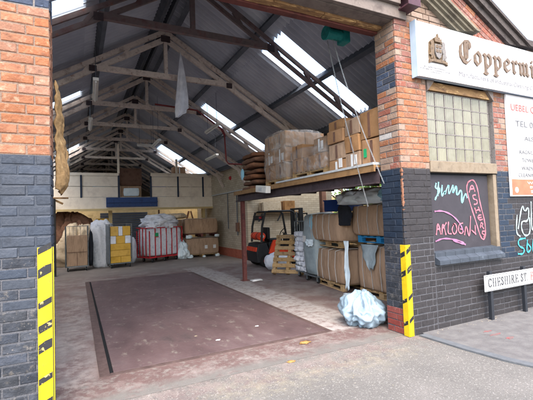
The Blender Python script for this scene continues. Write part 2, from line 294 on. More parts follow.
# ---------------------------------------------------------------- mesh helpers
class MB:
    def __init__(s): s.v = []; s.f = []
    def add(s, vs, fs):
        o = len(s.v); s.v += [tuple(v) for v in vs]; s.f += [tuple(i+o for i in f) for f in fs]; return s
    def box(s, x0, x1, y0, y1, z0, z1, M=None):
        vs = [Vector((x, y, z)) for x in (x0, x1) for y in (y0, y1) for z in (z0, z1)]
        if M is not None: vs = [M @ v for v in vs]
        return s.add(vs, [(0, 1, 3, 2), (4, 6, 7, 5), (0, 4, 5, 1), (2, 3, 7, 6), (0, 2, 6, 4), (1, 5, 7, 3)])
    def bar(s, a, b, w, h, up=(0, 0, 1)):
        a, b = Vector(a), Vector(b); d = (b-a).normalized(); u = Vector(up)
        if abs(d.dot(u)) > .98: u = Vector((0, 1, 0))
        r = d.cross(u).normalized(); u = r.cross(d).normalized()
        vs = [p+r*sx*w/2+u*sz*h/2 for p in (a, b) for sx in (-1, 1) for sz in (-1, 1)]
        return s.add(vs, [(0, 1, 3, 2), (4, 6, 7, 5), (0, 4, 5, 1), (2, 3, 7, 6), (0, 2, 6, 4), (1, 5, 7, 3)])
    def tube(s, pts, r, seg=8, r2=None):
        pts = [Vector(p) for p in pts]; rings = []
        for i, p in enumerate(pts):
            d = (pts[min(i+1, len(pts)-1)]-pts[max(i-1, 0)]).normalized()
            u = Vector((0, 0, 1)) if abs(d.z) < .9 else Vector((1, 0, 0))
            a = d.cross(u).normalized(); b = d.cross(a).normalized()
            rr = r if r2 is None else r+(r2-r)*i/max(1, len(pts)-1)
            rings.append([p+a*math.cos(2*math.pi*k/seg)*rr+b*math.sin(2*math.pi*k/seg)*rr for k in range(seg)])
        fs = []
        for i in range(len(pts)-1):
            for k in range(seg): fs.append((i*seg+k, i*seg+(k+1) % seg, (i+1)*seg+(k+1) % seg, (i+1)*seg+k))
        fs.append(tuple(range(seg-1, -1, -1))); fs.append(tuple((len(pts)-1)*seg+k for k in range(seg)))
        return s.add([v for q in rings for v in q], fs)
    def prism(s, poly, fn0, fn1):     # poly of 2-D points, two maps to 3-D
        n = len(poly); vs = [fn0(*p) for p in poly]+[fn1(*p) for p in poly]
        return s.add(vs, [tuple(range(n)), tuple(range(2*n-1, n-1, -1))]+[(i, i+n, (i+1) % n+n, (i+1) % n) for i in range(n)])
    def mesh(s, name, m, bevel=0, smooth=False):
        me = bpy.data.meshes.new(name); me.from_pydata(s.v, [], s.f)
        bm = bmesh.new(); bm.from_mesh(me); bmesh.ops.recalc_face_normals(bm, faces=bm.faces)
        if bevel: bmesh.ops.bevel(bm, geom=list(bm.edges), offset=bevel, segments=2, affect='EDGES', profile=.6, clamp_overlap=True)
        bm.to_mesh(me); bm.free(); me.materials.append(MATS[m])
        if smooth: me.polygons.foreach_set('use_smooth', [True]*len(me.polygons))
        return me
    def build(s, name, m, parent=None, bevel=0, smooth=False):
        return link(name, s.mesh(name, m, bevel, smooth), parent)
def link(name, data, parent=None):
    o = bpy.data.objects.new(name, data); C.objects.link(o)
    if parent is not None: o.parent = parent
    return o
def tag(o, label=None, cat=None, group=None, kind=None):
    if label: o['label'] = label
    if cat: o['category'] = cat
    if group: o['group'] = group
    if kind: o['kind'] = kind
    return o
def thing(name, label, cat, loc=(0, 0, 0), rz=0, group=None):
    o = link(name, None); o.location = loc; o.rotation_euler = (0, 0, rz); return tag(o, label, cat, group)
def box(name, m, parent, x0, x1, y0, y1, z0, z1, bevel=0, M=None): return MB().box(x0, x1, y0, y1, z0, z1, M).build(name, m, parent, bevel)
def copy_tree(o, parent=None):
    c = o.copy(); C.objects.link(c); c.parent = parent
    for ch in list(o.children): copy_tree(ch, c)
    return c
def mb(): return MB()

def lump(name, m, parent, loc, rad, seed=0, amp=.12, sub=4, freq=1.6, crease=.5, flat=True, squash=2.4, rz=0):
    """a soft bundle (bag, heap of cloth): superellipsoid with folds, flat where it rests"""
    bm = bmesh.new(); bmesh.ops.create_icosphere(bm, subdivisions=sub, radius=1)
    off = Vector((seed*3.1, seed*1.7, seed*5.3)); Rz = Matrix.Rotation(rz, 3, 'Z')
    for v in bm.verts:
        d = v.co.normalized()
        k = (abs(d.x)**squash+abs(d.y)**squash+abs(d.z)**squash)**(-1/squash)
        n1 = noise.noise(d*freq+off); n2 = 1-abs(noise.noise(d*freq*2.6+off*1.3))*2; n3 = noise.noise(d*freq*6+off)
        k *= 1+amp*(n1*1.4+crease*n2*.7+n3*.35)
        p = Vector((d.x*rad[0], d.y*rad[1], d.z*rad[2]))*k
        if flat and p.z < -rad[2]*.9: p.z = -rad[2]*.9
        v.co = Rz @ (p+Vector((0, 0, rad[2]*.9)))
    me = bpy.data.meshes.new(name); bm.to_mesh(me); bm.free(); me.materials.append(MATS[m])
    me.polygons.foreach_set('use_smooth', [True]*len(me.polygons))
    o = link(name, me, parent); o.location = loc; return o

def crumpled(name, m, parent, loc, r, seed, rz=0, taper=.55):
    """plastic bag slumped on the floor: rounded mass cut by long soft folds running up to the gathered top"""
    bm = bmesh.new(); bmesh.ops.create_icosphere(bm, subdivisions=5, radius=1)
    for v in bm.verts:
        d = v.co.normalized(); a = math.atan2(d.y, d.x); up = max(0, d.z)
        fold = noise.noise((math.cos(a)*2.2+seed, math.sin(a)*2.2, d.z*.9)); f2 = abs(noise.noise((math.cos(a)*3.6, math.sin(a)*3.6+seed, d.z*1.8))); big = noise.noise(d*1.1+Vector((seed, 0, 0)))
        f3 = abs(noise.noise(d*2.3+Vector((0, seed, 3)))); k = 1.04+.30*big+.18*fold-.36*f2-.22*f3
        p = Vector((d.x*r[0], d.y*r[1], d.z*r[2]))*k; p.x *= 1.2-taper*up; p.y *= 1.2-taper*up
        p.z = max(p.z, -r[2]*.72); v.co = p+Vector((0, 0, r[2]*.72))
    me = bpy.data.meshes.new(name); bm.to_mesh(me); bm.free(); me.materials.append(MATS[m]); me.polygons.foreach_set('use_smooth', [True]*len(me.polygons))
    o = link(name, me, parent); o.location = loc; o.rotation_euler = (0, 0, rz); return o

def soft_box(name, m, parent, dx, dy, dz, seed=0, bulge=.05, rough=.02, cuts=9, z0=0, straps=0):
    """compressed bale: box that bulges between its straps, standing on z0"""
    bm = bmesh.new(); bmesh.ops.create_cube(bm, size=2)
    bmesh.ops.subdivide_edges(bm, edges=bm.edges, cuts=cuts, use_grid_fill=True)
    off = Vector((seed*2.3, seed*4.1, seed))
    for v in bm.verts:
        x, y, z = v.co
        wx = 1-x*x; wy = 1-y*y; wz = 1-z*z
        st = 1
        if straps: st = .45+.55*abs(math.sin((y*.5+.5)*math.pi*(straps+1)))
        e = max(abs(x), abs(y), abs(z))
        p = Vector((x*dx/2, y*dy/2, z*dz/2))
        rnd = 1-(.02 if straps else .035)*(x**4*y**4+y**4*z**4+x**4*z**4)
        p *= rnd
        nx = noise.noise(p*3+off); ny = noise.noise(p*3.3+off*2); nz_ = noise.noise(p*2.7+off*3); cr = noise.noise(p*9+off)
        p.x += math.copysign(bulge*st*wy**.4*wz if abs(x) > .99 else 0, x)+nx*rough+cr*rough*.5
        p.y += math.copysign(bulge*wx*wz if abs(y) > .99 else 0, y)+ny*rough+cr*rough*.5
        p.z += (math.copysign(bulge*.6*st*wx*wy if abs(z) > .99 and z > 0 else 0, z)+nz_*rough*1.2)*(0 if z < -.99 else 1)
        v.co = p+Vector((0, 0, dz/2+z0))
    me = bpy.data.meshes.new(name); bm.to_mesh(me); bm.free(); me.materials.append(MATS[m])
    me.polygons.foreach_set('use_smooth', [True]*len(me.polygons))
    return link(name, me, parent)

def card_box(name, m, parent, dx, dy, dz, seed=0, warp=.012, z0=0):
    """cardboard box: flat slightly warped faces, crisp edges, top flaps a little sprung"""
    bm = bmesh.new(); bmesh.ops.create_cube(bm, size=2); bmesh.ops.subdivide_edges(bm, edges=bm.edges, cuts=3, use_grid_fill=True)
    rr = random.Random(seed); off = Vector((seed*1.3, seed*.7, seed*2.1)); lean = (rr.uniform(-1, 1)*warp, rr.uniform(-1, 1)*warp)
    for v in bm.verts:
        x, y, z = v.co; p = Vector((x*dx/2, y*dy/2, z*dz/2))
        bx = (1-y*y)*(1-z*z); by = (1-x*x)*(1-z*z)
        if abs(x) > .99: p.x += math.copysign(warp*.9*bx*rr.uniform(.6, 1.1), x)
        if abs(y) > .99: p.y += math.copysign(warp*.9*by*rr.uniform(.6, 1.1), y)
        if z > .99: p.z += warp*(.9*noise.noise(p*4+off)+.5*(1-x*x)*rr.uniform(-1, 1))
        if z > -.99: p.x += lean[0]*(z+1)/2; p.y += lean[1]*(z+1)/2
        v.co = p+Vector((0, 0, dz/2+z0))
    ed = [e for e in bm.edges if len(e.link_faces) == 2 and e.calc_face_angle(0) > 1.0]
    bmesh.ops.bevel(bm, geom=ed, offset=.006, segments=1, affect='EDGES')
    me = bpy.data.meshes.new(name); bm.to_mesh(me); bm.free(); me.materials.append(MATS[m]); return link(name, me, parent)

def text(body, size, m, parent, x, y, z, name='lettering', width=None, ext=.0015, align='LEFT', rotz=0, bold=0):
    cu = bpy.data.curves.new('t', 'FONT'); cu.body = body; cu.size = size; cu.extrude = ext; cu.align_x = align; cu.offset = bold
    t = bpy.data.objects.new('t', cu); C.objects.link(t); bpy.context.view_layer.update()
    dg = bpy.context.evaluated_depsgraph_get(); me = bpy.data.meshes.new_from_object(t.evaluated_get(dg))
    bpy.data.objects.remove(t); bpy.data.curves.remove(cu)
    xs = [v.co.x for v in me.vertices]
    if width:
        k = width/(max(xs)-min(xs))
        for v in me.vertices: v.co.x *= k
    me.materials.clear(); me.materials.append(MATS[m])
    o = link(name, me, parent); o.location = (x, y, z); o.rotation_euler = (math.pi/2, 0, rotz); return o

def nib_text(strokes, nib, th, m, parent, name, fn, depth=.004, up=None):
    """letter drawn with a broad nib: Minkowski sum of each stroke segment with the nib; fn maps 2-D to 3-D at a depth"""
    b = MB(); k = 0
    a = nib[1]; hx, hy = nib[0]/2*math.cos(a), nib[0]/2*math.sin(a); tx, ty = -th/2*math.sin(a), th/2*math.cos(a)
    corners = [(hx+tx, hy+ty), (-hx+tx, -hy+ty), (-hx-tx, -hy-ty), (hx-tx, hy-ty)]
    for st in strokes:
        for p, q in zip(st[:-1], st[1:]):
            pts = [(p[0]+c[0], p[1]+c[1]) for c in corners]+[(q[0]+c[0], q[1]+c[1]) for c in corners]
            pts = sorted(set(pts)); lo = []; hi = []
            cr = lambda o, u, v: (u[0]-o[0])*(v[1]-o[1])-(u[1]-o[1])*(v[0]-o[0])
            for pt in pts:
                while len(lo) > 1 and cr(lo[-2], lo[-1], pt) <= 0: lo.pop()
                lo.append(pt)
            for pt in reversed(pts):
                while len(hi) > 1 and cr(hi[-2], hi[-1], pt) <= 0: hi.pop()
                hi.append(pt)
            hull = lo[:-1]+hi[:-1]; k += 1; dd = depth+k*.00012
            b.prism(hull, lambda u, v: fn(u, v, dd), lambda u, v: fn(u, v, 0))
    return b.build(name, m, parent)

def ribbon(strokes, wid, m, parent, name, y):
    """spray-paint lines lying on a wall plane y = const, thin raised film"""
    b = MB(); k = 0
    for st in strokes:
        pts = [Vector((p.x, p.z)) for p in st]
        # smooth by one Chaikin pass
        for _ in range(2):
            q = [pts[0]]
            for u, v in zip(pts[:-1], pts[1:]): q += [u*.75+v*.25, u*.25+v*.75]
            q.append(pts[-1]); pts = q
        k += 1; dep = .002+k*.0004; L_, R_ = [], []
        for i, p in enumerate(pts):
            d = (pts[min(i+1, len(pts)-1)]-pts[max(i-1, 0)]); d = d.normalized() if d.length > 1e-6 else Vector((1, 0))
            nn = Vector((-d.y, d.x))*wid/2*(1+.35*math.sin(i*1.7+k)); L_.append(p+nn); R_.append(p-nn)
        vs = [(p.x, y-dep, p.y) for p in L_]+[(p.x, y-dep, p.y) for p in R_]; n = len(pts)
        b.add(vs, [(i, i+1, n+i+1, n+i) for i in range(n-1)])
    return b.build(name, m, parent)

# ---------------------------------------------------------------- brickwork
COURSE, BL, BH, J = .0835, .235, .115, .011
_bm_cache = {}
def brick_mesh(l, m, depth, var):
    key = (round(l, 3), m, depth, var)
    if key in _bm_cache: return _bm_cache[key]
    rr = random.Random(hash(key) & 0xffff); h = COURSE-J; c = .005
    j = lambda s=.0035: rr.uniform(-s, s)
    b = MB(); bl = l-J
    back = [(0, 0, 0), (bl, 0, 0), (bl, 0, h), (0, 0, h)]
    mid = [(j(), depth-c, j()), (bl+j(), depth-c, j()), (bl+j(), depth-c, h+j()), (j(), depth-c, h+j())]
    fr = [(c+j(), depth+j(.001), c+j()), (bl-c+j(), depth+j(.001), c+j()), (bl-c+j(), depth+j(.001), h-c+j()), (c+j(), depth+j(.001), h-c+j())]
    b.add(back+mid+fr, [(8, 9, 10, 11)]+[(i, (i+1) % 4, 4+(i+1) % 4, 4+i) for i in range(4)]+[(4+i, 4+(i+1) % 4, 8+(i+1) % 4, 8+i) for i in range(4)])
    me = b.mesh('brick', m); _bm_cache[key] = me; return me

def brickwork(parent, org, u, n, length, z0, z1, zone, clip=None, depth=.03, maxn=300, seed=1, skip=None, proud=0, phase=0):
    """Flemish-type bond laid course by course. org: start point of the sheet, u: run direction, n: outward normal.
    zone(s,z,rnd)->material or None. Each brick is its own object; what passes maxn becomes one joined part."""
    u, n = Vector(u), Vector(n); org = Vector(org); rr = random.Random(seed); cnt = 0; extra = {}
    R = Matrix((u, n, Vector((0, 0, 1)))).transposed()
    nc = int(round((z1-z0)/COURSE))
    for i in range(nc):
        z = z0+i*COURSE+J/2
        row = (i+phase) % 2; s = 0; k = 0
        if row == 1: pat = [BH, BL]
        else: pat = [BL, BL]
        if row == 0 and (i//2) % 2: s = 0; first = BL*.75
        else: first = None
        while s < length-.03:
            l = first if first else pat[k % 2]; first = None; k += 1
            l = min(l, length-s)
            if length-(s+l) < .05: l = length-s
            if not (skip and skip(s, s+l, z, z+COURSE)):
                m = zone(s+l/2, z+COURSE/2, rr)
                if m and l > .035:
                    lq = round(l/.005)*.005; var = rr.randrange(3)
                    pos = org+u*(s+J/2)+Vector((0, 0, z-org.z))+n*(proud+rr.uniform(-.0015, .002))
                    if cnt < maxn:
                        o = link('brick', brick_mesh(lq, m, depth, var), parent)
                        o.matrix_local = Matrix.Translation(pos) @ R.to_4x4(); cnt += 1
                    else:
                        me = brick_mesh(lq, m, depth, var); e = extra.setdefault(m, MB())
                        e.add([pos+R @ v.co for v in me.vertices], [tuple(p.vertices) for p in me.polygons])
            s += l
    for m, e in extra.items(): tag(e.build('bricks', m, parent), kind='stuff')

# ================================================================= SETTING
YF, YB = 3.64, 4.02           # street face and inner face of the front wall
OPX0, OPX1 = -.18, 3.80       # door opening
HL, HR, HBK = -2.1, 5.7, 32.0 # hall: left wall, right wall, back wall
RX, RZ, RS = 1.8, 6.0, .6     # ridge position and roof slope
roofz = lambda x: RZ-RS*abs(x-RX)

# ground, pavement, hall floor
b = mb(); N = 40
b.add([(-400, -400, -.006), (400, -400, -.006), (400, 400, -.006), (-400, 400, -.006)], [(0, 1, 2, 3)])
tag(b.build('ground', 'street'), kind='structure')
def patch(name, m, poly, z, kind='structure', parent=None):
    b = mb(); b.prism(poly, lambda x, y: (x, y, z), lambda x, y: (x, y, z-.004 if z < .006 else z-.006)); return tag(b.build(name, m, parent), kind=kind) if kind else b.build(name, m, parent)
kerb = [(3.93, 3.6), (3.95, 3.0), (4.0, 2.55), (4.1, 2.2), (4.3, 1.8), (4.7, 1.3), (5.4, .8), (7, .3), (12, -.2)]
patch('pavement', 'pavement', [(x+.1, y) for x, y in kerb]+[(12, 3.7), (4.03, 3.7)], .012)
b = mb()
for (x, y), (x2, y2) in zip(kerb[:-1], kerb[1:]): b.prism([(x, y), (x2, y2), (x2+.11, y2), (x+.11, y)], lambda X_, Y_: (X_, Y_, .0135), lambda X_, Y_: (X_, Y_, -.02))
tag(b.build('kerb', 'kerbstone'), kind='structure')
patch('floor', 'hall_floor', [(HL, 3.74), (9.2, 3.74), (9.2, 33), (HL, 33)], 0.0)

# steel weigh plate let into the floor
t = thing('floor_plate', 'large dark red steel plate set flush into the warehouse floor', 'floor plate', (0, 0, 0))
box('frame_bar', 'plate_edge', t, .20, .30, 4.36, 11.42, -.03, .010)
box('frame_bar', 'plate_edge', t, 3.06, 3.12, 4.36, 11.42, -.03, .010)
box('frame_bar', 'plate_edge', t, .302, 3.058, 4.36, 4.42, -.03, .010)
box('frame_bar', 'plate_edge', t, .302, 3.058, 11.36, 11.42, -.03, .010)
box('gap_shade_strip', 'gap_shade', t, .302, .335, 4.422, 11.358, -.03, .0065)  # solid strip, its black stands for the shade in an open slot
for k, (y0, y1) in enumerate([(4.43, 6.74), (6.748, 9.04), (9.048, 11.35)]):
    box('steel_plate', 'plate_red', t, .337, 3.052, y0, y1, -.02, .0125, .002)

# hall walls
def uvwall(name, x0, x1, y0, y1, z0, z1, holes=(), parent=None, m='painted_brickwork'):
    """a wall slab along one axis with rectangular openings (a0,a1,z0,z1); UVs in metres"""
    along_x = (x1-x0) > (y1-y0); a0, a1 = (x0, x1) if along_x else (y0, y1)
    As = sorted({a0, a1}|{h[0] for h in holes}|{h[1] for h in holes}); Zs = sorted({z0, z1}|{h[2] for h in holes}|{h[3] for h in holes})
    b = MB()
    for p, q in zip(As[:-1], As[1:]):
        for r, s in zip(Zs[:-1], Zs[1:]):
            if any(h[0] <= p and q <= h[1] and h[2] <= r and s <= h[3] for h in holes): continue
            if along_x: b.box(p, q, y0, y1, r, s)
            else: b.box(x0, x1, p, q, r, s)
    me = b.mesh(name, m); uv = me.uv_layers.new()
    for lp in me.loops:
        c = me.vertices[lp.vertex_index].co; uv.data[lp.index].uv = ((c.x if along_x else c.y), c.z)
    return link(name, me, parent)
tag(uvwall('hall_wall_left', HL-.2, HL, 4.02, HBK, 0, 3.66), 'painted brick side wall hidden left of the entrance', 'wall', kind='structure')
tag(uvwall('hall_wall_back', HL, HR+.2, HBK, HBK+.2, 0, 6.0, m='painted_brickwork'), kind='structure')
tag(uvwall('inner_wall', HL, HR, 19.2, 19.35, 0, 2.5), kind='structure')
tag(uvwall('hall_wall_right', HR, HR+.2, YB, HBK, 0, 3.62, holes=[(4.4, 13.0, 0, 2.234)]), kind='structure')
# lower red brick left bare at the foot of the right wall
b = mb(); b.box(HR-.012, HR-.002, 13.02, 16.9, 0, .34); tag(b.build('bare_brick_base', 'wall_redbrick'), kind='structure')
# side annex the bales and the forklift stand in
tag(uvwall('annex_wall_back', 5.9, 9.2, 13.0, 13.2, 0, 3.0), kind='structure')
tag(uvwall('annex_wall_right', 9.2, 9.4, YB, 13.2, 0, 3.0, holes=[(8.0, 12.8, .9, 2.9)]), kind='structure')
ar = link('annex_roof', None); ar['kind'] = 'structure'
for k in range(10): box('added_clear_sheet' if k % 2 else 'roof_sheet', 'skylight' if k % 2 else 'roof_sheet', ar, 5.9, 9.5, YB+k*.93+.002, YB+k*.93+.928, 3.0, 3.02)  # clear strips are unseen, added to bring daylight into the annex

# ================================================================= ROOF
roof = link('roof', None); roof['kind'] = 'structure'
YE = [3.98, 4.14]+[4.14+.93*k for k in range(1, 31)]
SKY_ROWS = {3, 8, 15, 16}            # sheet index of the roof-light rows
def sheet(name, m, side, d0, d1, y0, y1, lift=0):
    ncor = max(2, int(round((y1-y0)/.133))); ns = ncor*8; b = MB(); vs = []
    for k in range(ns+1):
        y = y0+(y1-y0)*k/ns; h = .052*math.sin(2*math.pi*k/8)
        for d in (d0, d1): vs.append((RX+side*d, y, RZ-RS*d+h+lift))
    b.add(vs, [(2*k, 2*k+1, 2*k+3, 2*k+2) for k in range(ns)])
    return b.build(name, m, roof, smooth=True)
for side in (-1, 1):
    for i, (y0, y1) in enumerate(zip(YE[:-1], YE[1:])):
        sheet('roof_sheet', 'roof_sheet', side, 0, 1.66, y0, y1, .012)
        if i in SKY_ROWS:
            (sheet('skylight_panel', 'skylight', side, 1.62, 3.72, y0+.04, y1-.04) if side > 0 or i > 12 else (sheet('skylight_panel', 'skylight', side, 1.62, 3.72, y0+.04, y0+.5), sheet('roof_sheet', 'roof_sheet', side, 1.62, 3.72, y0+.48, y1)))
            sheet('roof_sheet', 'roof_sheet', side, 3.68, 4.15, y0, y1, -.012)
        elif side < 0 and i > 1 and i < 18: sheet('roof_sheet', 'roof_sheet', side, 1.62, 2.82, y0, y1, -.004); sheet('skylight_panel', 'skylight', side, 2.8, 4.1, y0+.03, y1-.03)  # lower left skylights are unseen, added to let more daylight in
        else: sheet('roof_sheet', 'roof_sheet', side, 1.62, 4.15, y0, y1, -.004)
    for d in (.22, 1.35, 2.6, 3.7):
        b = mb(); b.bar((RX+side*d, 4.03, RZ-RS*d-.11), (RX+side*d, HBK, RZ-RS*d-.11), .09, .15, up=(side*RS, 0, 1)); b.build('purlin', 'purlin', roof)
b = mb(); b.bar((RX, 4.03, RZ-.1), (RX, HBK, RZ-.1), .05, .22); b.build('ridge_board', 'purlin', roof)

# trusses
TY = [6.15, 8.3, 10.8, 13.1, 15.4, 17.7, 20.0, 22.3, 24.6, 26.9, 29.2]
names = ['roof truss nearest the entrance with dark rusty collar', 'pale roof truss with white cloth hanging before it', 'third roof truss back with a red pipe along it',
         'fourth roof truss back over the hall', 'fifth roof truss just before the beige platform', 'sixth roof truss above the front of the beige platform', 'seventh roof truss, first one beyond the beige platform', 'eighth roof truss deep in the dark beyond the platform', 'ninth roof truss deep in the dark beyond the platform', 'tenth roof truss, last but one at the dark end', 'last roof truss at the dark far end of the hall']
for i, y in enumerate(TY):
    m = 'truss_dark' if i == 0 else 'truss_paint'
    t = thing('roof_truss', names[i], 'roof truss', (0, y, 0), group='roof trusses along the hall')
    for s in (-1, 1):
        P = lambda d, dz: (RX+s*d, 0, RZ-RS*d-dz)
        mb().bar(P(.02, .27), P(3.88, .27), *((.07, .09) if i else (.045, .07))).build('rafter', 'truss_paint' if i else 'truss_dark', t)
        mb().bar(P(.0, .44), P(3.8, .46), *((.06, .10) if i else (.045, .07))).build('lower_chord', m, t)
        for d in (.75, 1.5, 2.2, 2.9): mb().bar(P(d, .30), P(d+.14, .43), .05, .06).build('strut', m, t)
        for d in (1.46,): mb().box(RX+s*d-.07, RX+s*d+.07, -.045, -.035, RZ-RS*d-.49, RZ-RS*d-.37).build('gusset_plate', 'beam_dark', t)
        mb().bar(P(3.55, .36), (RX+s*3.86, 0, 2.9), .08, .10, up=(0, 1, 0)).build('wall_bracket', m, t)
    mb().bar((RX-1.45, 0, 4.73), (RX+1.45, 0, 4.73), .07, .11).build('collar_tie', m, t)
    mb().bar((RX, 0, 4.77), (RX, 0, 5.62), .07, .09).build('king_post', m, t)
    mb().box(RX-.10, RX+.10, -.047, -.037, 5.48, 5.62).build('gusset_plate', 'beam_dark', t)

# ================================================================= FRONT WALL
# --- left pier
def zone_left(s, z, r):
    if z < 1.3: return 'paint_charcoal' if (z < .95 or r.random() < .5) else 'paint_black'
    if z < 2.165: return 'paint_black'
    if z > 3.45:
        return 'brick_blue' if r.random() < .8 else 'brick_white'
    if z > 3.36: return 'brick_orange' if s < .6 else r.choice(['brick_white', 'brick_orange'])
    return 'brick_orange'
LPW = 1.5
t = thing('brick_pier', 'left entrance pier, black below and orange brick above', 'brick pier', (OPX0, YF, 0), group='entrance piers')
for nm, z0, z1, m in (('mortar', 0, 1.35, 'mortar_dark'), ('mortar', 1.35, 2.17, 'paint_black'), ('mortar', 2.17, 3.42, 'mortar_warm'), ('mortar', 3.42, 4.2, 'mortar')):
    box(nm, m, t, -LPW, -.006, .005, .38, z0, z1)
brickwork(t, (0, .03, 0), (-1, 0, 0), (0, -1, 0), .84, 0, 4.18, zone_left, seed=3, maxn=300)
brickwork(t, (-.84, .03, 0), (-1, 0, 0), (0, -1, 0), LPW-.84, 0, 4.18, zone_left, seed=4, maxn=0)
brickwork(t, (-.03, .035, 0), (0, 1, 0), (1, 0, 0), .34, 0, 4.18, lambda s, z, r: 'paint_black' if z < 2.165 else ('brick_orange' if z < 3.4 else 'brick_blue'), seed=5, maxn=0)

def corner_guard(loc, label, z0, z1, wl, wr, mir=1, nstripe=4, jag=False):
    """painted steel angle with black diagonal bars on its street face"""
    t = thing('corner_guard', label, 'corner guard', loc)
    b = mb(); b.box(0, mir*wl, -.012, -.006, z0, z1); b.box(-mir*.006, -mir*.012, -.012, wr, z0, z1); b.build('steel_angle', 'guard_yellow', t)
    rr = random.Random(4); pitch = (z1-z0)/nstripe
    for k in range(nstripe):
        z = z0+pitch*(k+.62)+rr.uniform(-.03, .03); hgt = .055+rr.uniform(-.01, .02); sl = .05*(1 if mir > 0 else 1)
        xa, xb = sorted((mir*.004, mir*(wl-.004)))
        poly = [(xa, z), (xb, z+sl), (xb, z+sl+hgt), ((xa+xb)/2, z+sl*.5+hgt*rr.uniform(.9, 1.2)), (xa, z+hgt)]
        mb().prism(poly, lambda u, v: (u, -.0145, v), lambda u, v: (u, -.0125, v)).build('black_stripe', 'guard_black', t)
        if wr > .05:
            poly = [(.0, z-.01), (wr-.004, z-.045), (wr-.004, z-.045+hgt), (0, z+hgt-.01)]
            xx = -mir*.0145
            mb().prism(poly, lambda u, v: (xx, u, v), lambda u, v: (-mir*.0125, u, v)).build('black_stripe', 'guard_black', t)
    return t
corner_guard((OPX0, YF, 0), 'yellow and black striped corner guard on the left entrance pier', 0, 1.41, .105, .02, mir=-1, nstripe=7)

# torn sacking hanging down the inner edge of the left pier
t = thing('torn_sacking', 'torn brown sacking hanging down the inner edge of left pier', 'sacking', (OPX0, YB, 0))
b = mb(); n = 70; cols = 12; vs = []
for k in range(n+1):
    f = k/n; z = 2.95-f*1.02
    wdt = float(np.interp(f, [0, .1, .35, .42, .5, .75, .9, 1], [.01, .04, .065, .045, .07, .095, .10, .03]))+.012*noise.noise((f*16, 1, 2))
    for c in range(cols):
        g = c/(cols-1); vs.append((.014+wdt*(1-(1-g)**2)+.022*noise.noise((f*14, g*5, 4)), .03+.20*g+.05*noise.noise((f*5, g*2, 8)), z+.05*noise.noise((g*4, f*3, 1))-.05*g))
b.add(vs, [(k*cols+c, k*cols+c+1, (k+1)*cols+c+1, (k+1)*cols+c) for k in range(n) for c in range(cols-1)])
o = b.build('sack_sheet', 'sacking', t, smooth=True); md = o.modifiers.new('s', 'SOLIDIFY'); md.thickness = .012

# --- right pier
def zone_rf(s, z, r):
    if z < 2.165: return 'paint_brown'
    if z > 3.3: return r.choice(['brick_red', 'brick_red', 'brick_red', 'brick_cream', 'brick_orange', 'brick_orange'])
    return 'brick_cream' if r.random() < .08 else 'brick_orange'
def zone_rr(s, z, r):
    if z < .33: return 'paint_redband'
    if z < 1.2: return 'paint_charcoal'
    if z < 2.165: return 'paint_navy'
    if 3.3 < z < 3.62: return 'brick_blue' if (s < .25 or r.random() < .6) else 'brick_red'
    if z > 3.9: return 'brick_cream'
    if z > 3.62: return r.choice(['brick_red', 'brick_red', 'brick_cream', 'brick_orange'])
    return r.choice(['brick_orange', 'brick_red', 'brick_cream', 'brick_white', 'brick_orange'])
RPW = .54
t = thing('brick_pier', 'right entrance pier, navy and brown paint below patched orange brick', 'brick pier', (OPX1, YF, 0), group='entrance piers')
for z0, z1, m in ((0, 1.25, 'mortar_dark'), (1.25, 2.17, 'paint_navy'), (2.17, 4.2, 'mortar')):
    box('mortar', m, t, .006, .045, .008, .38, z0, z1)
for z0, z1, m in ((0, 1.25, 'mortar_dark'), (1.25, 2.17, 'paint_brown'), (2.17, 4.2, 'mortar_warm')):
    box('mortar', m, t, .046, RPW, .005, .379, z0, z1)
brickwork(t, (-.0035, .03, 0), (1, 0, 0), (0, -1, 0), RPW, 0, 4.18, zone_rf, seed=11, phase=1)
brickwork(t, (.03, .0245, 0), (0, 1, 0), (-1, 0, 0), .355, 0, 4.18, zone_rr, seed=12)
# flaking orange patch at the arris
b = mb(); nf = 44
wf = lambda k, q: max(.002, .020+.030*noise.noise((k*.31, q, 0))+.018*noise.noise((k*.9, q, 4)))*(1 if 0 < k < nf else .1)
for k in range(nf):
    z, z2 = 1.62+k*.0125, 1.62+(k+1)*.0125
    if noise.noise((k*.22, 9, 1)) < -.22: continue
    a, c_ = wf(k, 1), wf(k+1, 1); b.add([(-.004, -.0047, z), (a, -.0047, z), (c_, -.0047, z2), (-.004, -.0047, z2)], [(0, 1, 2, 3)])
    a, c_ = wf(k, 3)*.7, wf(k+1, 3)*.7; b.add([(-.0047, -.004, z), (-.0047, a, z), (-.0047, c_, z2), (-.0047, -.004, z2)], [(0, 1, 2, 3)])
tag(b.build('paint_flake', 'brick_orange', t), kind='stuff')
g = corner_guard((OPX1, YF, 0), 'yellow steel corner guard with black bars on the right entrance pier', 0, 1.17, .075, .075, mir=1, nstripe=4)

# --- window bay: apron wall, boarded recess, glass blocks
WX0, WX1 = 4.345, 5.79
t = thing('window_bay_wall', 'brown painted brick apron wall under the boarded window', 'brick wall', (WX0, YF, 0))
box('mortar', 'mortar_dark', t, .002, WX1-WX0-.002, .005, .38, 0, .86)
brickwork(t, (0, .03, 0), (1, 0, 0), (0, -1, 0), WX1-WX0, 0, .84, lambda s, z, r: 'paint_brown', seed=21)
box('mortar', 'paint_navy', t, .002, WX1-WX0-.002, .105, .378, .862, 4.2)
s = thing('window_sill', 'two step dark sloping brick sill below the graffiti board', 'sill', (WX0, YF, 0))
for k, (z, y0, y1) in enumerate([(.865, -.07, .02), (.965, .0, .10)]):
    for q in range(7):
        x0 = .006+q*.203; mb().prism([(y0, z), (y1, z), (y1, z+.085+.03*(1-k)), (y0, z+.06)], lambda u, v: (x0, u, v), lambda u, v: (x0+.198, u, v)).build('sill_tile', 'sill_blue', s, .0025)
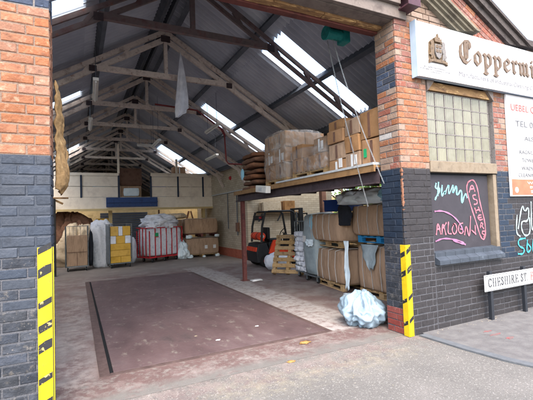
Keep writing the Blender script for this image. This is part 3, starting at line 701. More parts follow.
# graffiti board
PY = YF+.07
t = thing('graffiti_board', 'dark board with cyan and pink graffiti filling the blocked window', 'board', (0, 0, 0))
box('board', 'panel_dark', t, WX0+.01, 5.655, PY, PY+.03, 1.04, 2.10)
gz = lambda L: [onY(430+x*.2, 170+y*.2, PY) for x, y in L]
ribbon([gz(L) for L in [[(30, 65), (25, 95), (55, 90), (30, 135), (25, 150)], [(42, 60), (38, 130)], [(60, 75), (55, 140), (75, 100), (70, 130), (95, 60), (90, 135), (120, 60), (110, 130), (135, 65), (130, 140), (160, 85), (155, 185), (175, 110), (185, 140)]]], .026, 'spray_cyan', t, 'spray_tag', PY)
ribbon([gz(L) for L in [[(190, 60), (180, 90), (200, 170), (230, 260), (250, 330), (265, 350), (278, 335), (275, 260), (250, 170), (235, 80), (215, 45), (190, 60)],
    [(195, 112), (208, 66), (224, 108)], [(199, 96), (221, 93)], [(228, 125), (212, 125), (215, 145), (235, 150), (235, 170), (218, 172)], [(222, 188), (231, 217)], [(240, 184), (250, 209)], [(226, 203), (246, 197)],
    [(255, 224), (236, 228), (243, 252), (262, 246)], [(239, 240), (256, 236)], [(250, 290), (252, 262), (264, 268), (256, 280), (268, 294)], [(272, 306), (260, 305), (258, 318), (272, 324), (266, 338)]]], .02, 'spray_pink', t, 'spray_tag', PY)
ribbon([gz(L) for L in [[(30, 325), (37, 252), (52, 322)], [(32, 298), (50, 292)], [(58, 322), (60, 255), (78, 325)], [(62, 292), (80, 262)], [(90, 258), (86, 320), (106, 318)], [(118, 268), (105, 300), (120, 326), (134, 300), (125, 264), (112, 275)],
    [(162, 265), (142, 270), (138, 310), (160, 320), (163, 296), (148, 295)], [(170, 325), (178, 265), (195, 355), (200, 230)], [(205, 300), (228, 322)], [(222, 275), (224, 322)]]], .019, 'spray_pink', t, 'spray_tag', PY-.004)
ribbon([gz(L) for L in [[(20, 207), (60, 203), (110, 225), (150, 270), (165, 310)], [(25, 357), (60, 341), (110, 345), (160, 358), (174, 374)], [(112, 352), (150, 366), (176, 372)]]], .02, 'spray_purple', t, 'spray_tag', PY-.007)
box('side_strip', 'concrete_sill', t, 5.70, 5.775, PY-.065, PY+.03, 1.0, 2.12)
# glass-block window
t = thing('glass_block_window', 'window of olive ribbed glass panes under the white shop sign', 'window', (0, YF, 0))
gx0, gx1, gz0, gz1 = WX0+.03, 5.755, 2.295, 3.27
cw, ch = (gx1-gx0)/7, (gz1-gz0)/5
for i in range(7):
    for j in range(5):
        b = mb(); x = gx0+i*cw; z = gz0+j*ch; ns = 10; wv = cw-.014; vs = []
        for k in range(ns+1):
            xx = x+.007+wv*k/ns; yy = .065-.006*(k % 2)-(.006 if 0 < k < ns else -.01)
            vs += [(xx, yy, z+.007), (xx, yy, z+ch-.007)]
        b.add(vs, [(2*k, 2*k+2, 2*k+3, 2*k+1) for k in range(ns)]); b.build('glass_block', 'block_glass', t)
b = mb()
for i in range(8): b.box(gx0+i*cw-.006, gx0+i*cw+.006, .057, .095, gz0, gz1)
for j in range(6): b.box(gx0, gx1, .053, .095, gz0+j*ch-.007, gz0+j*ch+.007)
b.box(gx0, gx1, .09, .1, gz0, gz1)
b.build('glazing_bars', 'mortar', t)
box('sill', 'concrete_sill', t, WX0-.01, 5.785, -.015, .1, 2.13, 2.285, .008)
box('lintel', 'timber_old', t, WX0+.004, 5.786, .02, .1, 3.285, 3.40)
# shaped corbel under the sign at each jamb
for x, sx in ((WX0, 1), (WX1, -1)):
    mb().prism([(0, 3.42), (.16, 3.42), (.0, 3.25)], lambda u, v: (x+sx*u, -.02, v), lambda u, v: (x+sx*u, .08, v)).build('corbel', 'stone', t)

# --- right-hand wall with the poster
def zone_rw(s, z, r):
    if z < 2.165:
        return 'paint_navy' if s < .3 and z > .85 else 'paint_brown'
    return r.choice(['brick_red', 'brick_orange', 'brick_red', 'brick_cream'])
t = thing('street_wall', 'brick street wall right of the window, painted brown below the poster', 'brick wall', (WX1, YF, 0))
for z0, z1, m in ((0, 2.17, 'mortar_dark'), (2.17, 3.42, 'mortar')): box('mortar', m, t, .002, 6.2, .005, .378, z0, z1)
brickwork(t, (.002, .03, 0), (1, 0, 0), (0, -1, 0), 1.52, 0, 3.42, zone_rw, seed=31, maxn=300)
brickwork(t, (1.522, .03, 0), (1, 0, 0), (0, -1, 0), 4.6, 0, 3.42, zone_rw, seed=32, maxn=0)
q = lambda L: [onY(430+x*.225, 170+y*.225, YF) for x, y in L]
ribbon([q(L) for L in [[(390, 262), (408, 145), (418, 190), (438, 158), (436, 230), (405, 225), (404, 262), (420, 296), (445, 282), (440, 210)], [(447, 140), (450, 300), (470, 180), (468, 300)], [(385, 200), (380, 280), (400, 296)]]], .028, 'spray_pale', t, 'spray_tag', YF-.004).parent = None
for o in [o for o in C.objects if o.name.startswith('spray_tag') and o.parent is None]:
    o.parent = t; o.location = (-WX1, -YF, 0)
o = ribbon([q(L) for L in [[(422, 303), (388, 308), (392, 340), (418, 348), (412, 374), (388, 372)], [(430, 310), (426, 372), (450, 350), (432, 328)], [(455, 308), (452, 372), (478, 350)], [(480, 300), (476, 372)]]], .026, 'spray_blue', t, 'spray_tag', YF-.008); o.location = (-WX1, -YF, 0)

# poster board
t = thing('notice_board', 'white notice board with red heading and orange red foot', 'notice board', (6.08, YF-.035, 0))
box('board', 'white_sign', t, 0, 1.45, 0, .03, 1.78, 3.40, .003)
box('coloured_band', 'band_red', t, .02, 1.43, -.0045, -.0015, 1.80, 2.05)
text('UEBEL QUALITY', .15, 'text_red', t, .10, -.004, 3.15, width=1.25)
text('TEL 0207 7', .135, 'text_dark', t, .20, -.004, 2.90, width=.95)
text('ALSO IN', .10, 'text_dark', t, .42, -.004, 2.68, width=.6)
text('RAGS/LINEN', .085, 'text_dark', t, .26, -.004, 2.46, width=.62)
text('TOWELS', .085, 'text_dark', t, .32, -.004, 2.33, width=.42)
text('WADS/PADS', .085, 'text_dark', t, .30, -.004, 2.20, width=.6)
text('CLEANING CLOTHS', .085, 'text_dark', t, .20, -.004, 2.09, width=.95)
text('WIPERS', .06, 'white_paint', t, .42, -.0065, 1.97, width=.5)
text('IN ALL', .06, 'white_paint', t, .48, -.0065, 1.90, width=.4)
text('SIZES', .06, 'white_paint', t, .50, -.0065, 1.83, width=.35)
b = mb(); b.prism([(.13+.045*math.cos(a*math.pi/10), 1.88+.045*math.sin(a*math.pi/10)) for a in range(20)], lambda u, v: (u, -.0065, v), lambda u, v: (u, -.005, v)); b.build('round_emblem', 'white_paint', t)

# street name plate on two posts
t = thing('street_name_sign', 'white street name plate reading Cheshire St on two black posts', 'street sign', (5.16, YF-.12, 0))
box('plate', 'white_paint', t, 0, 1.62, -.012, 0, .425, .655, .004)
b = mb()
for (x0, x1, z0, z1) in ((.012, 1.608, .641, .647), (.012, 1.608, .433, .439), (.012, .018, .4392, .6408), (1.602, 1.608, .4392, .6408)): b.box(x0, x1, -.0145, -.0125, z0, z1)
b.build('border', 'text_black', t)
for x in (.14, .95, 1.5): box('post', 'text_black', t, x, x+.055, .001, .05, -.02, .70, .004)
hn = (.026, 0)
def serif(ch):
    S = lambda x, y, w=.14: [(x-w, y), (x+w, y)]
    if ch == 'C': return [[(.72, .78), (.6, .95), (.42, 1), (.2, .86), (.12, .5), (.2, .14), (.42, 0), (.6, .05), (.74, .22)], [(.72, .98), (.72, .74)]], .86
    if ch == 'H': return [[(.2, 0), (.2, 1)], [(.72, 0), (.72, 1)], [(.2, .5), (.72, .5)], S(.2, 0), S(.2, 1), S(.72, 0), S(.72, 1)], .96
    if ch == 'E': return [[(.2, 0), (.2, 1)], [(.08, 1), (.64, 1), (.64, .8)], [(.2, .5), (.5, .5), (.5, .62)], [(.5, .5), (.5, .38)], [(.08, 0), (.66, 0), (.66, .22)]], .78
    if ch == 'S': return [[(.5, .76), (.42, .94), (.3, 1), (.15, .9), (.13, .72), (.3, .54), (.46, .4), (.5, .2), (.38, .03), (.25, 0), (.12, .1), (.09, .26)]], .64
    if ch == 'I': return [[(.2, 0), (.2, 1)], S(.2, 0), S(.2, 1)], .42
    if ch == 'R': return [[(.2, 0), (.2, 1)], S(.2, 0), [(.08, 1), (.45, 1), (.6, .88), (.6, .66), (.45, .52), (.2, .52)], [(.42, .52), (.7, 0), (.82, 0)]], .86
    if ch == 'T': return [[(.36, 0), (.36, 1)], S(.36, 0), [(.05, .78), (.06, 1), (.66, 1), (.67, .78)]], .74
    if ch == '2': return [[(.1, .72), (.16, .94), (.3, 1), (.46, .9), (.46, .68), (.3, .4), (.08, .02), (.52, .02), (.54, .2)]], .64
    if ch == '.': return [[(.1, .02), (.13, .02)], [(.1, .06), (.13, .06)]], .26
    return [], .35
x = .07; hgt = .115; wsc = .101
for ch in 'CHESHIRE ST.':
    st, adv = serif(ch)
    if st: nib_text([[(p[0]*wsc+x, p[1]*hgt+.485) for p in L] for L in st], (.017, 0), .007, 'text_black', t, 'letter', lambda u, v, d: (u, -.0125-d, v), .0015)
    x += adv*wsc+.012
x += .05
for ch in 'E2':
    st, adv = serif(ch)
    nib_text([[(p[0]*wsc+x, p[1]*hgt+.485) for p in L] for L in st], (.017, 0), .007, 'text_red', t, 'letter', lambda u, v, d: (u, -.0125-d, v), .0015); x += adv*wsc+.012

# --- shop sign
SY = YF-.10
t = thing('shop_sign', 'long white shop sign with bronze blackletter name and gilded crest', 'sign', (4.10, SY, 0))
box('panel', 'white_sign', t, 0, 4.3, 0, .02, 3.40, 4.15, .003)
box('frame_edge', 'sign_edge', t, -.022, -.001, -.004, .098, 3.39, 4.16, .003)
box('frame_back', 'sign_edge', t, 0, 4.3, .021, .096, 3.41, 4.145)
NA = math.radians(40)
GL = {'C': ([[(.95, 1.42), (.78, 1.58), (.45, 1.52), (.15, 1.2), (.08, .8), (.12, .4), (.35, .08), (.65, -.02), (.95, .25)], [(.5, 1.42), (.5, .3)], [(.95, 1.42), (.98, 1.12)], [(.66, 1.38), (.72, 1.2), (.66, .3)]], 1.22),
      'o': ([[(.1, .75), (.1, .25), (.35, .02), (.6, .25), (.6, .75), (.35, .98), (.1, .75)]], .88),
      'p': ([[(.0, .95), (.14, .85), (.14, -.5)], [(-.02, -.42), (.3, -.5)], [(.14, .75), (.4, .98), (.64, .78), (.64, .25), (.4, .02), (.14, .18)]], .92),
      'e': ([[(.12, .42), (.58, .66), (.56, .82), (.36, .98), (.1, .75), (.1, .25), (.35, .02), (.62, .2)]], .84),
      'r': ([[(.0, .92), (.14, .82), (.14, .14), (.28, .02)], [(.14, .78), (.38, .98), (.52, .82)]], .70),
      'm': ([[(.0, .92), (.14, .82), (.14, .14), (.26, .02)], [(.14, .76), (.38, .98), (.5, .84), (.5, .14), (.62, .02)], [(.5, .76), (.74, .98), (.86, .84), (.86, .14), (1.0, .02)]], 1.2),
      'i': ([[(.02, .92), (.16, .82), (.16, .14), (.3, .02)], [(.12, 1.28), (.18, 1.2)]], .5),
      'l': ([[(.04, 1.58), (.16, 1.48), (.16, .14), (.3, .02)]], .5)}
x = .83; u0 = .205; base = 3.715
for ch in 'Coppermill':
    st, adv = GL[ch]
    nib_text([[(p[0]*u0*1.18+x, p[1]*u0+base) for p in L] for L in st], (.056, NA), .012, 'bronze', t, 'letter', lambda u, v, d: (u, -.004-d, v), .012)
    x += adv*u0*1.27
text('Manufacturers of Industrial Cleaning Cloths', .10, 'text_grey', t, .80, -.003, 3.505, width=2.02)
text('BY APPOINTMENT', .026, 'text_grey', t, .10, -.003, 3.535, width=.42)
text('SUPPLIERS OF CLEANING CLOTHS', .022, 'text_grey', t, .03, -.003, 3.505, width=.58)
text('LONDON', .022, 'text_grey', t, .21, -.003, 3.475, width=.2)
# crest: crown, helm, shield between two supporters, scroll below
cx0, cz0 = .37, 3.81
def cr(name, m, poly, d): return mb().prism(poly, lambda u, v: (cx0+u, -d, cz0+v), lambda u, v: (cx0+u, -.001, cz0+v)).build(name, m, t, .003)
cr('crest_back', 'crest_gold', [(-.17, -.19), (.17, -.19), (.175, -.06), (.16, .08), (.10, .13), (.05, .135), (-.05, .135), (-.10, .13), (-.16, .08), (-.175, -.06)], .012)
cr('scroll', 'crest_gold', [(-.18, -.215), (-.12, -.19), (.12, -.19), (.18, -.215), (.175, -.165), (.1, -.15), (-.1, -.15), (-.175, -.165)], .03)
cr('shield', 'crest_grey', [(-.065, .06), (.065, .06), (.065, -.06), (.04, -.115), (0, -.14), (-.04, -.115), (-.065, -.06)], .034)
for k, (x0, z0) in enumerate([(-.05, .005), (.008, .005), (-.05, -.055), (.008, -.055)]): cr('shield_quarter', 'crest_gold' if k in (0, 3) else 'bronze', [(x0, z0), (x0+.042, z0), (x0+.042, z0+.042), (x0, z0+.042)], .040)
cr('crown', 'crest_gold', [(-.06, .09), (.06, .09), (.075, .145), (.045, .135), (.03, .17), (.012, .15), (0, .215), (-.012, .15), (-.03, .17), (-.045, .135), (-.075, .145)], .036)
for s, m in ((-1, 'crest_gold'), (1, 'crest_grey')):   # beast rearing against the shield
    P = [(.075, -.15), (.09, -.06), (.07, .02), (.085, .05), (.08, .095), (.115, .12), (.15, .085), (.135, .045), (.155, -.01), (.15, -.07), (.175, -.10), (.14, -.11), (.145, -.15), (.115, -.15), (.11, -.10), (.1, -.15)]
    cr('supporter', m, [(s*a, b_) for a, b_ in P], .030)

# --- gable above: cream brick, raking cornice, red brick, slate coping
GS = .52
def rake(x43, z): return x43-(z-4.3)/GS
def band(name, m, parent, xa, xb, y0, y1, zlo, ztop_x=RX):
    """strip between two raking lines, from zlo up to the ridge line x=RX, on both halves of the gable"""
    for s in (1, -1):
        za, zb = 4.3+GS*(xa-RX), 4.3+GS*(xb-RX)
        poly = [(rake(xa, zlo), zlo), (rake(xb, zlo), zlo), (RX, zb), (RX, za)]
        mb().prism([(RX+s*(p[0]-RX), p[1]) for p in poly], lambda u, v: (u, y0, v), lambda u, v: (u, y1, v)).build(name, m, parent)
t = thing('gable', 'brick gable with raking stone cornice and slate coping above the sign', 'gable', (0, 0, 0))
mb().prism([(RX-6.1*.0-4.0, 4.19), (RX+4.0, 4.19), (RX+4.0, 4.26), (RX, 6.5), (RX-4.0, 4.26)], lambda u, v: (u, YF+.04, v), lambda u, v: (u, YB, v)).build('wall', 'mortar_warm', t)
brickwork(t, (4.03, YF+.05, 4.19), (1, 0, 0), (0, -1, 0), 1.0, 4.19, 4.72, lambda s, z, r: 'brick_cream' if 4.03+s < rake(4.86, z) else None, seed=41)
for k, (a, b2, d) in enumerate([(4.80, 4.90, .05), (4.90, 4.985, .09), (4.985, 5.075, .13), (5.075, 5.16, .17)]): band('cornice_moulding', 'stone_warm', t, a, b2, YF-d, YF+.1, 4.2)
band('brick_band', 'mortar', t, 5.16, 6.0, YF-.02, YF+.12, 4.2)
ra = -math.atan(GS); rrk = random.Random(6)
for c in range(5):
    L0 = 0.1+(c % 2)*.118
    for k in range(9):
        x43 = 5.165+(c+.02)*.166; pz = 4.98-k*.235*math.sin(-ra)-L0*math.sin(-ra)
        if pz < 4.12: continue
        o = link('brick', brick_mesh(BL, 'brick_red' if rrk.random() < .8 else 'brick_orange', .03, rrk.randrange(3)), t)
        o.matrix_local = Matrix.Translation((rake(x43, pz), YF+.002, pz)) @ Matrix.Rotation(-ra, 4, 'Y') @ Matrix(((1, 0, 0), (0, -1, 0), (0, 0, 1))).to_4x4()
for a, b2, d in ((6.0, 6.2, .08), (6.2, 6.42, .13), (6.42, 6.52, .17)): band('coping', 'slate', t, a, b2, YF-d, YB+.1, 4.2)
box('parapet_coping', 'slate', t, 6.5, 12.0, YF-.12, YB, 4.26, 4.34, .01)
box('parapet', 'mortar_warm', t, WX1, 12.0, YF+.02, YB, 3.42, 4.26)
box('parapet', 'mortar_warm', t, WX0, WX1, YF+.04, YB, 4.2, 4.26)

# lintel over the opening
t = thing('door_lintel', 'rotten timber and steel lintel under a grey stone beam over entrance', 'lintel', (0, 0, 0))
box('steel_plate', 'steel_red', t, OPX0-.3, OPX1+.0, 3.955, 4.05, 4.095, 4.187)
rr = random.Random(9); x = OPX0-.3
while x < OPX1:
    l = rr.uniform(.5, .9); x1 = min(x+l, OPX1+.0)
    box('timber', 'timber_old', t, x, x1-.006, 3.855, 3.952, 4.125+rr.uniform(-.012, .006), 4.187, .006); x = x1
box('stone_soffit', 'stone', t, OPX0-.3, OPX1+.0, 3.682, 3.853, 4.155, 4.188)
box('stone_beam', 'stone', t, OPX0-.3, OPX1+.2, YF-.03, YF+.038, 4.165, 4.33, .006)
box('stone_ledge', 'stone', t, OPX0-.3, OPX1+.06, YF-.08, YF+.03, 4.332, 4.39, .006)
box('stone_beam', 'stone_warm', t, OPX0-.3, OPX1+.05, YF-.02, YF+.03, 4.392, 4.85)
t = thing('beam_end', 'maroon steel beam end projecting over the right entrance pier', 'beam end', (3.86, YF, 0))
b = mb(); b.box(0, .2, -.2, .03, 4.27, 4.29); b.box(0, .2, -.2, .03, 4.45, 4.47); b.box(.085, .115, -.2, .03, 4.29, 4.45); b.build('beam_section', 'maroon', t)
box('end_plate', 'maroon', t, -.01, .21, -.215, -.201, 4.265, 4.475, .003)

# a grey neighbour's roof just showing past the parapet
t = thing('far_building', 'grey building corner showing above the parapet at the far right', 'building', (13.5, 9, 0))
box('wall', 'building_grey', t, 0, 8, 0, 8, 0, 6.6); mb().prism([(-.3, 6.6), (8.3, 6.6), (4, 7.4)], lambda u, v: (u, -.3, v), lambda u, v: (u, 8.3, v)).build('roof', 'slate', t)

# ================================================================= RAISED PLATFORM AT THE BACK
PYF = 17.0
t = thing('storage_platform', 'beige panelled storage platform with navy posts across the back', 'platform', (0, PYF, 0))
box('deck', 'platform_beige', t, HL, HR-.01, .03, 1.05, 2.38, 2.5)
box('fascia', 'platform_beige', t, HL, HR-.01, -.02, .028, 2.15, 2.62)
box('fascia_foot', 'platform_warm', t, HL, HR-.01, -.06, .026, 2.06, 2.148)
box('top_rail', 'platform_beige', t, HL, 1.62, -.03, .05, 3.50, 3.62); box('top_rail', 'platform_beige', t, 2.92, HR-.01, -.03, .05, 3.50, 3.62)
def pnl(x0, x1):
    for z0, z1 in ((2.63, 3.05), (3.07, 3.49)): box('panel', 'platform_beige', t, x0+.02, x1-.02, 0, .03, z0, z1, .003)
for x0, x1 in ((HL, -.9), (-.9, .2), (.2, 1.6), (2.95, 4.1), (4.1, 5.25), (5.25, 5.68)): pnl(x0, x1)
for x in (-.9, .2, 1.62, 2.92, 4.1, 5.25): box('post', 'navy_post', t, x-.035, x+.035, -.035, -.001, 2.6, 3.52)
box('top_rail', 'platform_beige', t, 2.92, 5.6, -.03, .05, 3.625, 3.66)
for x in (-1.6, 1.3, 5.35): box('support_column', 'platform_warm', t, x-.07, x+.07, .3, .45, 0, 2.38)
box('hanging_rail', 'platform_beige', t, 1.58, 1.66, -.02, .06, 3.62, 4.85)
box('hanging_rail', 'platform_beige', t, 4.02, 4.1, -.02, .06, 3.66, 4.3)
t = thing('loading_gate', 'blue steel loading flap on the front of the beige platform', 'gate', (1.12, PYF-.03, 2.18))
box('flap', 'blue_steel', t, 0, 2.05, -.10, -.001, .02, .42, .01); box('lip', 'blue_steel', t, 0, 2.05, -.15, -.102, .2, .24)
t = thing('boxed_pallet', 'brown carton on a white wrapped pallet load above the blue flap', 'pallet load', (2.12, PYF+.5, 2.5))
box('carton', 'cardboard_dark', t, -.45, .45, -.4, .4, .68, 1.36, .012); box('carton', 'cardboard_old', t, -.42, .42, -.38, .38, .11, .6, .012)
box('carton_flap', 'cardboard_dark', t, -.44, .44, -.43, -.41, .62, .70)
soft_box('plastic_wrap', 'plastic_white', t, .62, .06, .34, 3, .01, .02, 6, .16).location = (.0, -.41, 0)
box('pallet_deck', 'pallet_wood', t, -.45, .45, -.4, .4, 0, .1)
t = thing('carton', 'small tan carton standing on the platform rail end', 'box', (4.15, PYF+.3, 3.55)); t.location = (4.0, PYF+.35, 2.5)
box('box_body', 'cardboard', t, 0, .55, 0, .45, 0, 1.5, .01); box('tape', 'tape', t, .25, .3, -.003, -.001, .5, 1.5)
lump('grey_bundle', 'plastic_grey', None, (1.0, PYF+.7, 2.5), (.35, .3, .6), 4, .15); tag(C.objects['grey_bundle'], 'grey wrapped bundle standing on platform left of the brown carton', 'bundle')
lump('blue_bundle', 'crate_blue', None, (3.4, PYF+.7, 2.5), (.3, .25, .6), 6, .15); tag(C.objects['blue_bundle'], 'dark blue bundle on the platform right of the brown carton', 'bundle')

# heaps against the back wall, under the platform
o = crumpled('rag_heap', 'brown_slab', None, (-.3, 17.6, 0), (1.0, .6, 1.2), 8.1, 0, .2); tag(o, 'dark brown heap of rags under the platform at left', 'rag heap')
o = crumpled('cloth_heap', 'cloth_warm', None, (.05, 16.3, 0), (.7, .5, .95), 9.3, 0, .4); tag(o, 'cream cloth heap behind the left roll cage', 'cloth heap')
t = thing('roller_shutter', 'dark grey slatted shutter under the platform against the back', 'shutter', (1.0, 19.12, 0))
for k in range(20): box('slat', 'purlin', t, 0, 2.1, 0, .03, .02+k*.1, .11+k*.1, .008)
t = thing('carton', 'small yellow carton beneath the platform beside the shutter', 'box', (.75, 17.3, 0)); box('box_body', 'yellow_board', t, 0, .5, 0, .4, 0, 1.75, .01)
t = thing('timber_bracing', 'dark timber braces leaning on the lit yellow wall under platform', 'timber frame', (3.6, 18.9, 0))
for a, b2 in (((0, 0, .0), (0, 0, 2.1)), ((.9, 0, 0), (1.5, .1, 2.0)), ((2.1, 0, 0), (1.6, .1, 2.0))): mb().bar(a, b2, .07, .07).build('timber', 'brown_slab', t)
box('dark_box', 'truck_black', t, .6, .9, .1, .35, 1.55, 1.85)
b = mb(); b.box(HL+.1, HR-.1, 19.18, 19.194, 0, 2.5); tag(b.build('warm_light_sheet', 'wall_lit_yellow'), kind='structure')  # warm light under the platform, put into the colour of a wall sheet

# ================================================================= ROLL CAGES, TRUCK AND BALES AT THE BACK
def wheel(parent, x, y, r=.06, w=.03, name='castor'):
    o = link(name, None, parent); o.location = (x, y, 0)
    a = math.pi/7
    mb().tube([(-w/2, 0, r), (w/2, 0, r)], r, 14).build('wheel', 'rubber', o); mb().tube([(-w/2-.004, 0, r), (w/2+.004, 0, r)], r*.45, 8).build('hub', 'cage_steel', o)
    mb().box(-w*.9, -w*.75, -.03, .03, r*.6, r*2.1).box(w*.75, w*.9, -.03, .03, r*.6, r*2.1).box(-w*.9, w*.9, -.03, .03, r*2.1, r*2.3).build('fork', 'cage_steel', o)
def roll_cage(loc, rz, label, dx=.68, dy=.75, h=1.5, wires=6):
    t = thing('roll_cage', label, 'roll cage', loc, rz)
    mb().box(-dx/2, dx/2, -dy/2, dy/2, .14, .17).build('base', 'cage_steel', t)
    for sx in (-1, 1):
        for sy in (-1, 1):
            wheel(t, sx*(dx/2-.06), sy*(dy/2-.06)); mb().tube([(sx*dx/2, sy*dy/2, .14), (sx*dx/2, sy*dy/2, h)], .016, 8).build('upright', 'cage_steel', t)
        for z in (.3, .72, 1.1, h-.01): mb().tube([(sx*dx/2, -dy/2, z), (sx*dx/2, dy/2, z)], .011, 6).build('side_rail', 'cage_steel', t)
        b = mb()
        for k in range(1, wires): b.tube([(sx*dx/2, -dy/2+dy*k/wires, .15), (sx*dx/2, -dy/2+dy*k/wires, h)], .006, 6)
        b.build('side_wires', 'cage_steel', t)
    b = mb(); 
    for k in range(1, wires): b.tube([(-dx/2+dx*k/wires, dy/2, .15), (-dx/2+dx*k/wires, dy/2, h)], .006, 6)
    for z in (.72, h-.01): b.tube([(-dx/2, dy/2, z), (dx/2, dy/2, z)], .011, 6)
    b.build('back_grid', 'cage_steel', t)
    return t
t = roll_cage((.02, 14.62, 0), 0, 'steel roll cage holding a brown carton at the far left')
t = thing('carton', 'worn brown carton inside the leftmost roll cage', 'box', (.02, 14.62, .172)); card_box('box_body', 'cardboard_old', t, .62, .68, 1.0, 2, .015)
b = mb(); b.box(-.3, .3, -.362, -.358, .45, .465); b.box(-.008, .008, -.362, -.358, .0, .44); b.build('seam', 'cardboard_dark', t)
o = lump('dark_coat', 'dark_cloth', None, (.45, 14.5, .12), (.07, .2, .62), 3, .2, 3); tag(o, 'dark garment hanging on the side of leftmost roll cage', 'garment')
o = lump('cloth_sack', 'cloth_patch', None, (.82, 15.15, 0), (.36, .42, .84), 12, .12, 4, 3.0, .9, squash=5); tag(o, 'tall pile of pale blue white cloths between the two cages', 'cloth pile')
# cage of yellow cartons
t = roll_cage((1.34, 14.55, 0), math.radians(8), 'steel roll cage loaded with yellow cartons', dx=.74, dy=.7, h=1.52)
t2 = thing('carton_stack', 'yellow cartons packed in the second roll cage', 'cartons', (1.34, 14.55, .172), math.radians(8))
z = 0
for h_, cols in ((.22, (.34, .34)), (.22, (.68,)), (.22, (.68,)), (.27, (.19, .3, .19)), (.33, (.27, .14, .27))):
    x = -.34
    for k, c in enumerate(cols):
        pale = len(cols) == 3 and ((h_ == .27 and k != 1) or (h_ == .33 and k == 1))
        box('carton', 'cloth_white' if pale else 'yellow_board', t2, x+.004, x+c-.004, -.31+random.uniform(-.02, .01), .3, z+.003, z+h_-.003, .008); x += c
    z += h_
b = mb(); b.box(-.375, -.365, -.34, .34, .0, 1.3); b.build('side_sheet', 'cage_steel', t2)

# red barred laundry truck
t = thing('laundry_truck', 'red barred laundry truck heaped with white cloths', 'laundry truck', (2.98, 15.55, 0), math.radians(24))
L_, W_ = 1.55, .85
mb().box(-L_/2, L_/2, -W_/2, W_/2, .17, .22).build('base', 'red_paint', t, .01)
for k in range(7):
    x = -L_/2+.02+(L_-.04)*k/6
    for sy in (-1, 1): mb().box(x-.018, x+.018, sy*W_/2-.012, sy*W_/2+.012, .2, 1.32 if k else 1.2).build('bar', 'red_paint', t)
for k in range(1, 4):
    for sx in (-1, 1): mb().box(sx*L_/2-.012, sx*L_/2+.012, -W_/2+W_*k/4-.018, -W_/2+W_*k/4+.018, .2, 1.32).build('bar', 'red_paint', t)
b = mb(); 
for sy in (-1, 1): b.box(-L_/2, L_/2, sy*W_/2-.015, sy*W_/2+.015, 1.30, 1.33)
for sx in (-1, 1): b.box(sx*L_/2-.015, sx*L_/2+.015, -W_/2+.016, W_/2-.016, 1.30, 1.33)
b.build('top_rail', 'red_paint', t)
for sx in (-1, 0, 1):
    for sy in (-1, 1): wheel(t, sx*.55, sy*.3, .075, .04)
box('label_card', 'green_label', t, -.52, -.37, -W_/2-.02, -W_/2-.014, .98, 1.12); box('label_edge', 'red_paint', t, -.53, -.36, -W_/2-.02, -W_/2-.014, .95, .978)
o = soft_box('cloth_load', 'cloth_patch', None, L_-.06, W_-.05, 1.12, 4, .02, .025, 12, .225); o.location = (2.98, 15.55, 0); o.rotation_euler = (0, 0, math.radians(24)); tag(o, 'folded white cloths packed inside the red barred truck', 'cloths')
o = lump('cloth_heap', 'cloth_white', None, (2.98, 15.55, 1.29), (.66, .42, .27), 15, .22, 5, 3.0, 1.0, rz=math.radians(24)); tag(o, 'mound of white cloths topping the red barred truck', 'cloth heap')
for k, (dx, dy, s) in enumerate(((-.5, -.25, .17), (.5, .05, .19), (.2, -.3, .15))):
    o = lump('cloth_bundle', 'cloth_white', None, (2.98+dx*.9-dy*.4, 15.55+dx*.4+dy*.9, 1.27), (s*1.3, s, s*.75), 30+k, .25, 4, 2.6, 1.0); tag(o, ['white cloth bundle spilling over left end of the red truck', 'white cloth bundle at the right end of the red truck', 'white cloth bundle on the front rim of red truck'][k], 'cloth bundle')
o = lump('cloth_sack', 'cloth_white', None, (1.92, 15.6, 0), (.16, .3, .5), 17, .15, 4); tag(o, 'limp white cloth sack left of the red barred truck', 'sack')

def bale(loc, dims, rz, label, seed, m='cardboard_old', straps=4, group=None, film=True, z0=0, bulge=.05):
    t = thing('bale', label, 'bale', loc, rz, group)
    dx, dy, dz = dims
    soft_box('card_wrap', m, t, dx, dy, dz, seed, bulge if straps > 2 else .015, .016, 15, z0, straps)
    rr = random.Random(seed)
    for k in range(straps):
        y = -dy/2+dy*(k+1)/(straps+1)+rr.uniform(-.03, .03); b = mb(); e = .022; w2 = .012
        P = [(-dx/2-.028, z0+.03), (-dx/2-.058, z0+dz*.5), (-dx/2-.03, z0+dz*.97), (-dx*.42, z0+dz+.012), (dx*.42, z0+dz+.012), (dx/2+.03, z0+dz*.97), (dx/2+.05, z0+dz*.5), (dx/2+.02, z0+.03)]
        for p, q_ in zip(P[:-1], P[1:]): b.bar((p[0], y, p[1]), (q_[0], y, q_[1]), w2, .006, up=(0, 1, 0))
        b.build('strap', 'strap', t)
    return t
def pallet(parent_or_loc, rz=0, label=None, dx=1.0, dy=1.2, m='pallet_wood', rot=None, part=False):
    if part: t = link('pallet', None, parent_or_loc)
    else: t = thing('pallet', label, 'pallet', parent_or_loc, rz)
    if rot: t.rotation_euler = rot
    for k in range(7):
        y = -dy/2+(dy-.1)*k/6; box('board', m, t, -dx/2, dx/2, y, y+.1, .115, .135)
    for x in (-dx/2+.05, 0, dx/2-.05):
        box('stringer', m, t, x-.045, x+.045, -dy/2, dy/2, .095, .114)
        for y in (-dy/2+.06, 0, dy/2-.06): box('block', m, t, x-.045, x+.045, y-.06, y+.06, .02, .094)
        box('board', m, t, x-.045, x+.045, -dy/2, dy/2, 0, .019)
    return t
